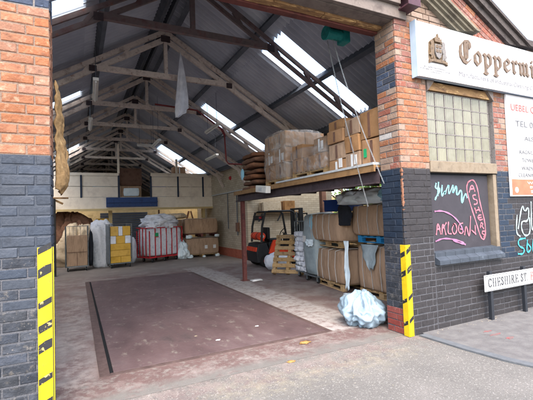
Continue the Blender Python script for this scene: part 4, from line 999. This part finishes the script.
# stack of two bales by the right wall, and a shorter one beside it
BG = 'cardboard bales at the back right'
pallet((4.72, 15.95, 0), 0, 'pallet under the stacked bales by the cream wall', 1.4, .9)
bale((4.72, 15.95, .137), (1.42, .92, .66), 0, 'lower of two bales stacked by the cream side wall', 40, straps=2, group=BG)
pallet((4.70, 15.95, .845), 0, 'pallet between the two bales stacked by cream wall', 1.35, .9, 'steel_red')
bale((4.70, 15.95, .984), (1.4, .92, .62), math.radians(-2), 'upper of two bales stacked by the cream side wall', 41, straps=2, group=BG)
bale((3.98, 16.45, .0), (.55, .8, .86), math.radians(6), 'narrow lower bale between red truck and stacked bales', 42, straps=2, group=BG)
bale((3.98, 16.45, .915), (.55, .8, .66), math.radians(3), 'narrow upper bale between red truck and stacked bales', 43, straps=2, group=BG)
o = lump('plastic_scrap', 'plastic_white', None, (3.86, 15.55, 0), (.22, .2, .34), 21, .3, 4, 2.4, .9); tag(o, 'crumpled white plastic at the foot of the narrow bale', 'plastic')
o = lump('cloth_heap', 'cloth_warm', None, (3.85, 16.5, 1.63), (.4, .35, .12), 22, .25, 4); tag(o, 'cream cloth heap on top of the narrow bales', 'cloth heap')
for k, (x, z, s_) in enumerate(((4.12, .80, .09), (5.32, .82, .07), (4.15, .0, .09), (5.33, .0, .07), (4.75, .0, .05))):
    o = lump('plastic_scrap', 'plastic_white', None, (x, 15.44, z), (s_*1.3, .04, s_*.8), 50+k, .35, 3, 2.4, .8)
    tag(o, ['white plastic scrap at left end between the two back bales', 'white plastic scrap at right end between the two back bales', 'white plastic scrap at left foot of the back bales', 'white plastic scrap at right foot of the back bales', 'white plastic scrap at middle foot of the back bales'][k], 'plastic')
lb = [o for o in C.objects if o.get('label', '').startswith('lower of two bales')][0]
for x in (.05, .42): box('label', 'tape', lb, x, x+.12, -.545, -.53, .22, .36)

# ================================================================= RIGHT WALL FITTINGS
t = thing('wall_pipe', 'grey horizontal conduit along the cream side wall with two drops', 'pipe', (HR-.05, 0, 0))
mb().tube([(0, 13.1, 2.64), (0, 16.9, 2.64)], .03, 8).build('conduit', 'galv', t)
mb().tube([(0, 14.9, 2.62), (0, 14.9, 1.15)], .018, 8).build('drop', 'purlin', t); mb().tube([(0, 13.9, 2.62), (0, 13.9, .9)], .022, 8).build('drop', 'purlin', t)
box('switch_box', 'cardboard_dark', t, -.06, .04, 13.78, 13.96, 1.05, 1.4, .006)
t = thing('fire_bell', 'small round red fire bell high on the cream wall', 'bell', (HR-.02, 14.6, 3.22))
mb().tube([(.015, 0, 0), (-.03, 0, 0), (-.06, 0, 0)], .085, 16, .05).build('gong', 'red_paint', t); mb().tube([(-.059, 0, 0), (-.075, 0, 0)], .02, 8).build('hub', 'cage_steel', t)
t = thing('sprinkler_pipe', 'red painted pipe dropping from the third roof truss', 'pipe', (0, 0, 0))
mb().tube([(2.0, 10.72, 4.82), (3.2, 10.72, 4.76), (3.98, 10.7, 4.22), (4.02, 10.7, 4.1), (4.05, 10.7, 3.32), (4.12, 10.7, 3.22), (5.66, 10.7, 3.2)], .024, 10).build('pipe_run', 'pipe_red', t)
mb().tube([(3.93, 10.7, 4.26), (4.03, 10.7, 4.08)], .036, 10).build('elbow', 'pipe_red', t)

# ================================================================= MEZZANINE
MX, MZ = 3.75, 2.265
t = thing('mezzanine', 'timber mezzanine deck on dark steel beam along right side', 'mezzanine', (0, 0, 0))
for k in range(9): box('deck_board', 'wood_edge', t, MX, HR-.01, 4.06+k*.585, 4.06+k*.585+.58, 2.235, MZ)
box('edge_board', 'wood_edge', t, MX-.03, MX-.002, 4.06, 9.35, 2.175, MZ+.005)
box('metal_lip', 'galv', t, MX-.045, MX+.2, 4.06, 6.95, MZ+.006, MZ+.04)
b = mb(); b.box(MX+.0, MX+.14, 4.06, 9.3, 2.212, 2.232); b.box(MX+.06, MX+.08, 4.06, 9.3, 2.03, 2.211); b.box(MX, MX+.14, 4.06, 9.3, 2.008, 2.029); b.build('edge_beam', 'beam_dark', t)
for k in range(7): box('joist', 'beam_dark', t, MX+.141, HR-.01, 4.5+k*.78, 4.58+k*.78, 2.16, 2.233)
b = mb(); b.box(MX+.02, MX+.11, 8.95, 8.96, .012, 2.007); b.box(MX+.02, MX+.11, 9.03, 9.04, .012, 2.007); b.box(MX+.058, MX+.072, 8.96, 9.03, .012, 2.007); b.box(MX-.03, MX+.16, 8.9, 9.09, 0, .012); b.build('column', 'steel_red', t)
b = mb(); b.box(5.5, 5.62, 4.5, 4.62, 0, 2.07); b.build('column', 'steel_red', t)
b = mb(); b.box(6.9, 7.06, 9.9, 10.06, 0, 3.0); o = b.build('annex_post', 'cardboard_dark', None, .01); tag(o, 'dark timber post under the annex roof behind the grey cart', 'post')
t = thing('light_fitting', 'white tilted floodlight box fixed on the mezzanine edge', 'light fitting', (MX-.06, 7.45, 2.19))
box('housing', 'lamp_white', t, -.10, .02, -.26, .26, -.07, .08, .015, Matrix.Rotation(.12, 4, 'X')); box('lens', 'galv', t, -.108, -.101, -.08, .08, -.03, .04, 0, Matrix.Rotation(.12, 4, 'X'))

# stack of rough brown slabs at the end of the deck
t0 = 2.27
for k in range(7):
    o = soft_box('brown_slab', 'brown_slab', None, 1.0+random.uniform(-.1, .1), .85+random.uniform(-.1, .15), .10, 60+k, .02, .03, 6)
    o.location = (4.35+random.uniform(-.05, .05), 8.72+random.uniform(-.06, .06)+(.1 if k == 0 else 0), t0+k*.135); o.rotation_euler = (0, 0, random.uniform(-.12, .12))
    tag(o, 'rough brown folded bale sheet in the stack at mezzanine end', 'brown sheets', 'stack of brown sheets on the mezzanine')
o = lump('blue_rag', 'plastic_blue', None, (3.82, 8.95, 2.55), (.03, .07, .14), 70, .25, 3); tag(o, 'small pale blue rag hanging from the brown sheet stack', 'rag')

def carton(loc, dx, dy, dz, rz, label, m='cardboard', lab=None, group='cartons on the mezzanine', bev=.012, parent=None, flap=True):
    t = link('box', None, parent) if parent is not None else thing('carton', label, 'box', loc, rz, group)
    if parent is not None: t.location = loc; t.rotation_euler = (0, 0, rz)
    sd_ = random.randrange(999)
    card_box('box_body', m, t, dx, dy, dz, sd_)
    if flap:
        b = mb(); b.box(-dx/2-.016, -dx/2-.012, -.025, .025, .02, dz-.03); b.box(-dx/2+.02, dx/2-.02, -.025, .025, dz+.008, dz+.012); b.build('tape', 'cardboard_dark' if lab != 'w' else 'tape', t)
    if lab == 'g': box('label', 'green_label', t, -dx/2-.02, -dx/2-.014, .10, .16, .12, .25)
    if lab == 'w': box('label', 'white_paint', t, -dx/2-.02, -dx/2-.014, -dy*.36, -dy*.16, .05, .2)
    return t
def at(px0, px1, pyb, pyt, x=3.86):
    """y-range and z-range, on the plane x, of a rectangle seen in the photograph"""
    a, c = onX(px0, pyb, x), onX(px1, pyt, x); m_ = onX((px0+px1)/2, (pyb+pyt)/2, x)
    return min(a.y, c.y), max(a.y, c.y)
zb = MZ+.045
# row of loose cartons, far to near: (y0, y1, [heights], label words)
def stack(y0, y1, hs, words, x=3.90, dep=.62, labs=None, ms=None):
    z = zb
    for k, h_ in enumerate(hs):
        carton((x+dep/2+random.uniform(-.01, .03), (y0+y1)/2, z), dep, (y1-y0)*random.uniform(.95, 1.0), h_-.012, random.uniform(-.05, .05), words[k], (ms or ['cardboard']*9)[k], (labs or [None]*9)[k]); z += h_
stack(4.08, 4.52, [.40, .42], ['big tan carton with green label nearest the right pier', 'big tan carton topping the stack nearest the right pier'], labs=['g', None])
stack(4.54, 4.90, [.26, .27, .27], ['bottom carton in second mezzanine stack from right pier', 'middle carton in second mezzanine stack from right pier', 'top carton in second mezzanine stack from right pier'], labs=['w', None, None], ms=['cardboard_old', 'cardboard', 'cardboard_old'])
stack(4.92, 5.36, [.2, .28, .22, .17], ['bottom carton in third mezzanine stack from right pier', 'second carton up in third mezzanine stack from right pier', 'third carton up in third mezzanine stack from right pier', 'open top carton on third mezzanine stack from right pier'], labs=['w', None, None, None], ms=['cardboard', 'cardboard_old', 'cardboard', 'cardboard'])
# second row behind
stack(4.3, 4.9, [.45, .42], ['lower rear carton behind the stacks near right pier', 'upper rear carton behind the stacks near right pier'], x=4.62)
# wrapped pallet loads
def wrapped(loc, dx, dy, layers, cols, hs, label, seed, film_h):
    t = thing('wrapped_pallet', label, 'pallet load', loc, 0, 'wrapped pallets on the mezzanine')
    pallet(t, dx=dx, dy=dy, part=True); z = .137
    for li in range(layers):
        for ci in range(cols):
            for ri in range(2):
                if li == layers-1 and random.random() < .18: continue
                wy = dy/cols; carton((-dx/4+ri*dx/2, -dy/2+wy*(ci+.5), z), dx/2-.015, wy-.015, hs-.006, random.uniform(-.03, .03), None, 'cardboard' if random.random() < .6 else 'cardboard_old', 'w' if random.random() < .2 else None, parent=t, flap=True)
        z += hs
    soft_box('plastic_wrap', 'film', t, dx+.06, dy+.07, film_h, seed, .03, .035, 12, .1)
    return t
wrapped((4.45, 7.42, zb-.04), 1.0, 1.0, 3, 2, .33, 'tall pallet of cartons in clear film beside brown sheets', 81, 1.08)
wrapped((4.45, 6.12, zb), .95, 1.2, 2, 3, .28, 'low pallet of cartons in sagging clear film mid mezzanine', 82, .5)

# ================================================================= UNDER THE MEZZANINE
GB = 'cardboard bales under the mezzanine'
rzb = math.radians(-9)
pallet((5.50, 6.95, 0), rzb, 'wooden pallet under the lower left bale beneath mezzanine', 1.05, 1.3)
bale((5.52, 6.97, .137), (1.1, 1.52, .70), rzb, 'lower left bale of the four under the mezzanine', 91, group=GB)
pallet((5.55, 5.42, 0), 0, 'wooden pallet under the lower right bale by pier', 1.1, 1.15)
bale((5.55, 5.42, .137), (1.14, 1.26, .84), math.radians(-3), 'lower right bale with plastic over its corner, beside pier', 92, group=GB)
pallet((5.50, 7.0, .885), rzb, 'wooden pallet between the left bales under mezzanine', 1.0, 1.3)
pallet((5.52, 5.42, 1.03), 0, 'blue pallet between the right bales under mezzanine', 1.05, 1.15, 'pallet_blue')
bale((5.48, 7.02, 1.025), (1.16, 1.62, .58), rzb, 'upper left bale of the four under the mezzanine', 93, group=GB)
bale((5.5, 5.42, 1.17), (1.16, 1.34, .58), math.radians(-2), 'upper right bale of the four under the mezzanine', 94, group=GB)
for k, (loc, r, s, m, lab) in enumerate([
    ((5.06, 6.05, 1.77), (.32, .36, .15), 101, 'plastic_white', 'white linen bag on top left of the upper right bale'),
    ((5.0, 5.45, 1.77), (.28, .42, .15), 102, 'plastic_white', 'white plastic bag in the middle atop upper right bale'),
    ((4.98, 4.92, 1.77), (.26, .24, .15), 103, 'plastic_blue', 'pale blue bag atop the upper right bale by pier')]):
    o = lump('bag', m, None, loc, r, s, .2, 4, 2.2, .8); tag(o, lab, 'bag')
o = lump('black_garment', 'dark_cloth', None, (4.83, 6.18, 1.36), (.06, .2, .21), 104, .2, 4, 1.6); tag(o, 'black garment draped over edge between the two upper bales', 'garment')
o = lump('blue_rag', 'plastic_blue', None, (4.98, 7.6, 1.26), (.03, .11, .17), 105, .2, 4); tag(o, 'pale blue rag hanging down the upper left bale', 'rag')
t = thing('crate', 'blue plastic crate standing on the upper left bale', 'crate', (5.5, 7.05, 1.66), .2)
b = mb(); b.box(-.28, .28, -.33, .33, 0, .02); 
for sx in (-1, 1): b.box(sx*.28-.01, sx*.28+.01, -.33, .33, .021, .24)
for sy in (-1, 1): b.box(-.269, .269, sy*.33-.01, sy*.33+.01, .021, .24)
b.build('tub', 'crate_blue', t); 
b = mb()
for sx in (-1, 1): b.box(sx*.29-.015, sx*.29+.015, -.35, .35, .241, .265)
for sy in (-1, 1): b.box(-.274, .274, sy*.34-.012, sy*.34+.012, .241, .265)
b.build('rim', 'crate_blue', t)
# plastic draped over lower right bale, and scraps
def drape(name, m, loc, wy, hz, seed, label, cat='plastic', depth=.05, taper=.4):
    b = mb(); n, c = 16, 12; vs = []
    for i in range(n+1):
        f = i/n
        for k in range(c+1):
            g = k/c-.5; wz = wy*(1-taper*f*(1+.5*noise.noise((seed, f*2, g))))
            vs.append((-depth*(.5+.7*noise.noise((g*5+seed, f*4, 1)))-.02, g*wz, -f*hz*(1+.25*noise.noise((g*4, seed, 3)))+.01))
    b.add(vs, [(i*(c+1)+k, i*(c+1)+k+1, (i+1)*(c+1)+k+1, (i+1)*(c+1)+k) for i in range(n) for k in range(c)])
    o = b.build(name, m, None, smooth=True); o.location = loc; md = o.modifiers.new('s', 'SOLIDIFY'); md.thickness = .004; return tag(o, label, cat)
drape('plastic_sheet', 'plastic_grey', (4.92, 5.55, 1.00), .5, .45, 7, 'translucent plastic sheet draped over corner of lower right bale', taper=.7)
drape('plastic_sheet', 'plastic_white', (4.84, 6.12, 1.05), .12, .95, 9, 'narrow white plastic strip hanging between the two lower bales', taper=-.2)
drape('plastic_sheet', 'plastic_white', (4.93, 7.6, 1.02), .35, .16, 11, 'white plastic flap between left bales under the mezzanine', taper=.2)
o = lump('plastic_scrap', 'plastic_white', None, (4.66, 5.8, 0), (.12, .2, .05), 111, .35, 4); tag(o, 'flat white plastic scrap on floor before the lower bales', 'plastic')
o = crumpled('rubbish_bag', 'plastic_bag', None, (3.70, 4.42, 0), (.31, .27, .30), 2.4, .4); tag(o, 'big crumpled white plastic bag on floor beside right pier', 'bag')
crumpled('bag_neck', 'plastic_bag', o, (.06, .05, .27), (.14, .12, .10), 7.7)

# grey cart, cage of white bags, leaning pallet, sack
t = thing('linen_cart', 'grey plastic lined linen cart beside the bales', 'cart', (5.36, 7.75, 0), math.radians(-4))
soft_box('liner', 'plastic_grey', t, .72, .62, 1.45, 5, .05, .03, 9, .17); mb().box(-.36, .36, -.31, .31, .14, .168).build('base', 'cage_steel', t)
for sx in (-1, 1):
    for sy in (-1, 1): wheel(t, sx*.3, sy*.25, .065, .035)
box('paper_note', 'white_paint', t, -.43, -.425, .05, .2, .95, 1.1)
t = roll_cage((5.52, 8.42, 0), 0, 'roll cage stuffed with small white packets', dx=.7, dy=.6, h=1.45, wires=5)
rr = random.Random(5); k = 0
for li in range(8):
    for ri in range(3):
        o = lump('packet', 'cloth_white', None, (5.28+rr.uniform(-.03, .05), 8.22+ri*.2+rr.uniform(-.02, .02), .172+li*.125), (.16, .105, .07), 130+k, .15, 3, 2, .7, squash=4); k += 1
        tag(o, 'white wrapped packet in roll cage, %s layer up, %s column' % (['bottom', 'second', 'third', 'fourth', 'fifth', 'sixth', 'seventh', 'top'][li], ['right', 'middle', 'left'][ri]), 'packet', 'white packets in the roll cage')
lump('grey_bundle', 'plastic_grey', None, (5.62, 8.4, 1.172), (.26, .26, .22), 131, .15); tag([o for o in C.objects if o.name.startswith('grey_bundle')][-1], 'grey bundle on top of white packets in the roll cage', 'bundle')
pallet((5.30, 9.36, .0), 0, 'bare wooden pallet leaning on edge before the forklift', .9, 1.1, 'pallet_wood')
p = [o for o in C.objects if o.name.startswith('pallet') and o.get('label', '').startswith('bare wooden')][0]
p.rotation_euler = (math.radians(66), 0, math.radians(-52)); p.location = (5.32, 9.25, .503)
o = lump('sack', 'cloth_white', None, (5.42, 10.22, 0), (.38, .36, .26), 141, .14, 4, 1.5, .5, squash=2.6, rz=.5); tag(o, 'plump white woven sack on floor before the forklift', 'sack')
o = lump('paper_scrap', 'white_paint', None, (4.02, 8.75, 0), (.14, .09, .02), 142, .3, 3); tag(o, 'flat white paper scrap on floor by the red column', 'paper')

# forklift, rear toward the left
t = thing('forklift', 'orange and black forklift with gas bottle under the mezzanine', 'forklift', (5.98, 11.25, 0), math.radians(-4)); t.scale = (.95, .95, .86)
W2 = .50
mb().prism([(-.95, .18), (-.98, .55), (-.9, .86), (-.62, .9), (-.5, .55), (.5, .5), (.62, .18)], lambda u, v: (u, -W2, v), lambda u, v: (u, W2, v)).build('chassis', 'truck_black', t, .03)
mb().prism([(-.56, .50), (-.36, .98), (-.22, .98), (-.1, .62), (.28, .58), (.52, .36), (.5, .28), (-.1, .38)], lambda u, v: (u, -W2-.02, v), lambda u, v: (u, -W2+.08, v)).build('side_panel', 'truck_orange', t, .015)
mb().prism([(-.56, .50), (-.36, .98), (-.22, .98), (-.1, .62), (.28, .58), (.52, .36), (.5, .28), (-.1, .38)], lambda u, v: (u, W2+.02, v), lambda u, v: (u, W2-.08, v)).build('side_panel', 'truck_orange', t, .015)
box('counterweight_band', 'truck_orange', t, -.99, -.6, -.46, .46, .58, .74, .03)
for y0, y1 in ((-W2-.01, -W2+.19), (W2-.19, W2+.01)):
    for x, r in ((-.62, .24), (.5, .3)):
        o = link('wheel', None, t); o.location = (x, 0, 0)
        mb().tube([(0, y0, r), (0, y1, r)], r, 22).build('tyre', 'rubber', o, .02); mb().tube([(0, y0-.006, r), (0, y1+.006, r)], r*.5, 12).build('rim', 'truck_orange', o)
o = link('gas_bottle', None, t)
mb().tube([(-.72, -.34, 1.13), (-.72, -.29, 1.13), (-.72, .29, 1.13), (-.72, .34, 1.13)], .15, 18).build('cylinder', 'truck_orange', o, .03); mb().tube([(-.72, -.42, 1.13), (-.72, -.34, 1.13)], .06, 10).build('valve', 'lamp_white', o)
for y in (-.2, .2): mb().tube([(-.72, y-.02, 1.13), (-.72, y+.02, 1.13)], .157, 18).build('band', 'truck_black', o)
box('seat_base', 'truck_black', t, -.45, .1, -.3, .3, .62, .9, .03); box('seat', 'seat_vinyl', t, -.4, .08, -.25, .25, .9, 1.02, .04); box('seat_back', 'seat_vinyl', t, -.48, -.36, -.24, .24, 1.0, 1.45, .04)
o = link('overhead_guard', None, t)
for y in (-.46, .46):
    mb().tube([(-.78, y, .9), (-.74, y, 1.5), (-.62, y, 2.0), (-.5, y, 2.04), (.34, y, 2.04), (.44, y, 1.98), (.62, y, .7)], .04, 8).build('pillar', 'truck_black', o)
for k in range(7): x = -.55+k*.14; mb().bar((x, -.45, 2.05), (x, .45, 2.05), .04, .03).build('roof_bar', 'truck_black', o)
box('tail_lamp', 'red_paint', t, -.745, -.70, -.34, -.2, 1.78, 1.86, .008); box('lamp_bar', 'truck_black', t, -.70, -.66, -.46, .46, 1.72, 1.9)
mb().tube([(.42, 0, 1.0), (.22, 0, 1.22)], .02, 8).build('steering_column', 'truck_black', t)
o = mb(); o.tube([(.22+.17*math.cos(a*math.pi/8)*.5, .17*math.sin(a*math.pi/8), 1.22+.17*math.cos(a*math.pi/8)*.86) for a in range(17)], .016, 6); o.build('steering_wheel', 'rubber', t)
box('dashboard', 'truck_black', t, .4, .6, -.42, .42, .5, 1.12, .03)
for y in (-.33, .33): box('mast_rail', 'truck_black', t, .72, .86, y-.04, y+.04, .08, 2.15, .006)
for z in (.25, 1.1, 2.08): box('mast_crossbar', 'truck_black', t, .74, .84, -.29, .29, z, z+.07)
box('lift_cylinder', 'cage_steel', t, .77, .81, -.02, .02, .2, 2.0)
for z in (1.45, 1.9): box('backrest_bar', 'truck_black', t, .93, .97, -.5, .5, z, z+.05)
for y in (-.48, -.16, .16, .48): box('backrest_bar', 'truck_black', t, .931, .969, y-.02, y+.02, 1.5, 1.9)
box('carriage', 'truck_black', t, .88, .93, -.45, .45, 1.2, 1.45)
for y in (-.3, .3): box('fork', 'truck_black', t, .935, 1.9, y-.05, y+.05, 1.2, 1.24)

# shelf of cartons on the annex back wall
t = thing('wall_shelf', 'plank shelf on brackets on the annex back wall', 'shelf', (5.95, 12.6, 1.72)); box('plank', 'wood_edge', t, .02, 2.0, 0, .39, 0, .04)
for x in (.2, 1.0, 1.8): mb().bar((x, .39, -.3), (x, .05, -.005), .04, .03).build('bracket', 'purlin', t)
carton((6.55, 12.78, 1.762), .75, .36, .36, 0, 'pale carton on the shelf above the forklift', 'cloth_warm', None, 'cartons on the annex shelf'); carton((7.3, 12.78, 1.762), .45, .34, .40, 0, 'brown carton on the shelf right of the pale one', 'cardboard', None, 'cartons on the annex shelf')

# leaning boards and yellow yard beyond the annex opening
t = thing('leaning_boards', 'pale timber boards leaning behind the upper left bale', 'boards', (6.9, 8.6, 0), .3)
for k in range(5): mb().bar((k*.16, .0, .0), (k*.17+.05, .35, 2.15+.05*math.sin(k*2)), .15, .02, up=(0, 1, .2)).build('board', 'pallet_wood', t)
b = mb(); b.box(11.2, 11.4, 6, 22, 0, 2.45); tag(b.build('yard_wall', 'yard_wall'), 'sunlit yellow yard wall seen through the side opening', 'wall')
def tree(loc, h, label, n=2600, spread=1.9, seed=1):
    t = thing('tree', label, 'tree', loc, group='yard trees'); rr = random.Random(seed)
    mb().tube([(0, 0, 0), (.05, .03, h*.3), (-.04, .08, h*.6), (.02, 0, h*.9)], .12, 9, .03).build('trunk', 'bark', t)
    for k in range(7):
        a = k*2.4; z = h*(.3+.07*k); mb().tube([(0, 0, z), (math.cos(a)*spread*.4, math.sin(a)*spread*.4, z+.35), (math.cos(a)*spread*.75, math.sin(a)*spread*.75, z+.5)], .04, 6, .012).build('limb', 'bark', t)
    cl = [(Vector((math.cos(k*2.4)*spread*rr.uniform(.1, .8), math.sin(k*2.4)*spread*rr.uniform(.1, .8), h*rr.uniform(.25, .95))), rr.uniform(.4, .75)) for k in range(22)]
    b = mb()
    for k in range(n):
        c, r = rr.choice(cl); p = c+Vector((rr.gauss(0, 1), rr.gauss(0, 1), rr.gauss(0, .8)))*r*.5
        d = Vector((rr.gauss(0, 1), rr.gauss(0, 1), rr.gauss(0, .6)-.3)).normalized(); s_ = d.cross(Vector((rr.gauss(0, 1), rr.gauss(0, 1), rr.gauss(0, 1)))).normalized(); l = rr.uniform(.07, .15)
        b.add([p, p+d*l*.5+s_*l*.32, p+d*l, p+d*l*.5-s_*l*.32], [(0, 1, 2, 3)])
    b.build('crown', 'leaf', t)
tree((10.4, 11.0, 0), 4.2, 'leafy green tree beyond the side opening, nearer one', seed=3)
tree((10.6, 13.6, 0), 3.6, 'leafy green tree beyond the side opening, farther one', seed=5)

# ================================================================= HANGING THINGS
t = thing('hanging_cloth', 'torn white cloth strip hanging from the second roof truss', 'cloth', (0, 8.18, 0))
prof = [(0, 0.01), (.08, .05), (.2, .10), (.45, .19), (.7, .25), (.85, .27), (.86, .22), (.93, .22), (.95, .14), (1, .06)]
b = mb(); n, c = 40, 8; vs = []; top = onY(180, 53, 8.18); bot = onY(177.5, 118, 8.18)
for i in range(n+1):
    f = i/n; wv = np.interp(f, [p_[0] for p_ in prof], [p_[1] for p_ in prof])
    for k in range(c+1):
        g = k/c; vs.append((top.x+(bot.x-top.x)*f-.03*f+(g-.12)*wv*1.05, .03*math.sin(g*9+f*2)*(.3+f)-.02, top.z+(bot.z-top.z)*f))
b.add(vs, [(i*(c+1)+k, i*(c+1)+k+1, (i+1)*(c+1)+k+1, (i+1)*(c+1)+k) for i in range(n) for k in range(c)])
o = b.build('cloth_strip', 'cloth_white', t, smooth=True); md = o.modifiers.new('s', 'SOLIDIFY'); md.thickness = .004
mb().tube([(top.x, 0, top.z-.02), (top.x, .1, top.z+.06), (top.x, .12, roofz(top.x)-.42)], .006, 6).build('tie_cord', 'strap', t)

def tube_lamp(a, b2, label, lit=False):
    t = thing('tube_lamp', label, 'lamp', tuple((Vector(a)+Vector(b2))/2), group='tube lamps in the roof')
    m_ = (Vector(a)+Vector(b2))/2; a, b2 = Vector(a)-m_, Vector(b2)-m_
    mb().bar(a, b2, .10, .06).build('batten', 'lamp_white', t, .008); d = Vector((0, 0, -.045)); mb().tube([a*.95+d, b2*.95+d], .018, 8).build('tube', 'white_paint', t)
    for f in (.7, -.7):
        p_ = m_+a*f; mb().tube([(a.x*f, a.y*f, a.z*f), (a.x*f, a.y*f, roofz(p_.x)-m_.z-.16)], .006, 5).build('hanger', 'purlin', t)
tube_lamp((.36, 7.6, 4.25), (.40, 8.9, 4.25), 'grey tube lamp hanging at left under second truss')
tube_lamp((.36, 10.4, 4.2), (.38, 11.6, 4.2), 'grey tube lamp hanging at left under third truss')
tube_lamp((2.0, 14.3, 4.35), (2.6, 14.3, 4.35), 'short tube lamp hanging across near the fourth truss')
tube_lamp((3.35, 9.3, 4.05), (3.35, 10.4, 4.05), 'tube lamp hanging at right beside the white skylights')
tube_lamp((4.2, 11.9, 3.7), (4.2, 13.1, 3.7), 'tube lamp hanging right, beyond the red pipe')
tube_lamp((2.35, 12.0, 4.1), (2.35, 13.2, 4.1), 'tube lamp hanging in mid hall past the third truss')
tube_lamp((-.2, 13.4, 3.6), (-.2, 14.6, 3.6), 'tube lamp hanging far left above the roll cages')

# chain hoist behind the lintel
t = thing('chain_hoist', 'teal chain hoist behind the lintel with two long hanging chains', 'hoist', (3.50, 4.42, 4.22))
box('rail', 'purlin', t, -.55, .15, -.05, .05, .22, .34); box('trolley', 'truck_black', t, -.1, .08, -.08, .08, .12, .219, .01)
mb().tube([(-.22, 0, 0), (.12, 0, 0)], .08, 16).build('drum', 'teal_paint', t, .01); box('gear_case', 'teal_paint', t, .02, .14, -.09, .09, -.11, .10, .02); mb().tube([(-.25, 0, 0), (-.222, 0, 0)], .10, 18).build('hand_wheel', 'teal_paint', t)
mb().bar((-.5, 0, .22), (-.5, 0, .56), .03, .03).build('hanger', 'purlin', t); mb().bar((.1, 0, .22), (.1, 0, .56), .03, .03).build('hanger', 'purlin', t)
def chain(a, b2, sag):
    a, b2 = Vector(a), Vector(b2); n = int((b2-a).length/.035); b = mb(); d = (b2-a)/n; u = Vector((1, 0, 0)); v = Vector((0, 1, 0))
    for k in range(n):
        p_ = a+d*k; f = k/n; p_.x += -sag*math.sin(f*math.pi); w_ = u if k % 2 else v; dd = d*1.25
        b.bar(p_-w_*.006, p_-w_*.006+dd, .004, .004); b.bar(p_+w_*.006, p_+w_*.006+dd, .004, .004)
    tag(b.build('chain', 'chain_steel', t), kind='stuff')
l0 = Vector((3.50, 4.42, 4.22)); e1 = onX(368, 206, 3.62); e2 = onX(384, 183, 3.74)
chain(Vector((-.2, .02, -.1)), e1-l0, .03); chain(Vector((-.15, -.04, -.1)), e2-l0, .05)

# dark timber post and bracket just inside the left pier
t = thing('timber_stanchion', 'dark timber post with bracket just past the left pier', 'post', (-.6, 13.3, 0))
box('post', 'truck_black', t, -.05, .05, -.05, .05, 0, 2.35, .006); mb().bar((-.4, 0, 2.55), (.25, 0, 2.2), .08, .06).build('brace', 'timber_old', t); box('plank', 'timber_old', t, -.5, .4, -.1, .1, 2.36, 2.40)

# ================================================================= LITTER AND STREET MARKS
for k, (px, py, s, m, lab) in enumerate([(305, 342, .045, 'litter_orange', 'orange leaf on the threshold by plate corner'), (291, 360, .03, 'litter_orange', 'orange leaf scrap farther out on the street'), (218, 340, .02, 'white_paint', 'white speck of paper on red floor plate'), (257, 326, .018, 'white_paint', 'tiny white scrap near the right plate edge'), (196, 336, .014, 'straw_dust', 'straw coloured scrap in middle of plate')]):
    p_ = ground(px, py, .012); pb = -.006 if p_.y < 3.74 else (.013 if p_.y > 4.42 else 0.004)
    o = lump('leaf_litter' if 'leaf' in lab else 'paper_scrap', m, None, (p_.x, p_.y, pb), (s*1.2, s*.8, s*.14), 200+k, .6, 3, 3.5, 1); tag(o, lab, 'litter')
rr = random.Random(77); b = mb()
for k in range(260):
    x = rr.uniform(-.1, 5.6); y = rr.gauss(3.4, .28) if x < 3.8 else 3.60-abs(rr.gauss(0, .07)); 
    if y > 3.66: continue
    z = -.0055 if x < 4.1 else .0125; l = rr.uniform(.006, .02); a = rr.uniform(0, 6.28); c_, s_ = math.cos(a), math.sin(a)
    b.add([(x, y, z), (x+c_*l, y+s_*l, z+.002), (x+c_*l-s_*l*.3, y+s_*l+c_*l*.3, z+.004), (x-s_*l*.3, y+c_*l*.3, z+.001)], [(0, 1, 2, 3)])
tag(b.build('straw_litter', 'straw_dust'), 'scattered straw and dust along the threshold and wall foot', 'litter', kind='stuff')
t = thing('spray_mark', 'red spray paint dashes on the pavement before the street sign', 'paint mark')
for (px, py, w_, h_) in ((487, 331.5, .15, .022), (496, 334.5, .20, .022), (510, 338, .12, .03)):
    p_ = ground(px, py, .012); mb().prism([(p_.x+w_*(math.cos(a)*.5*(1+.25*math.sin(a*3+px))), p_.y+h_*math.sin(a)) for a in [q_*math.pi/8 for q_ in range(16)]], lambda u, v: (u, v, .0165), lambda u, v: (u, v, .0125)).build('paint_dash', 'spray_red', t)
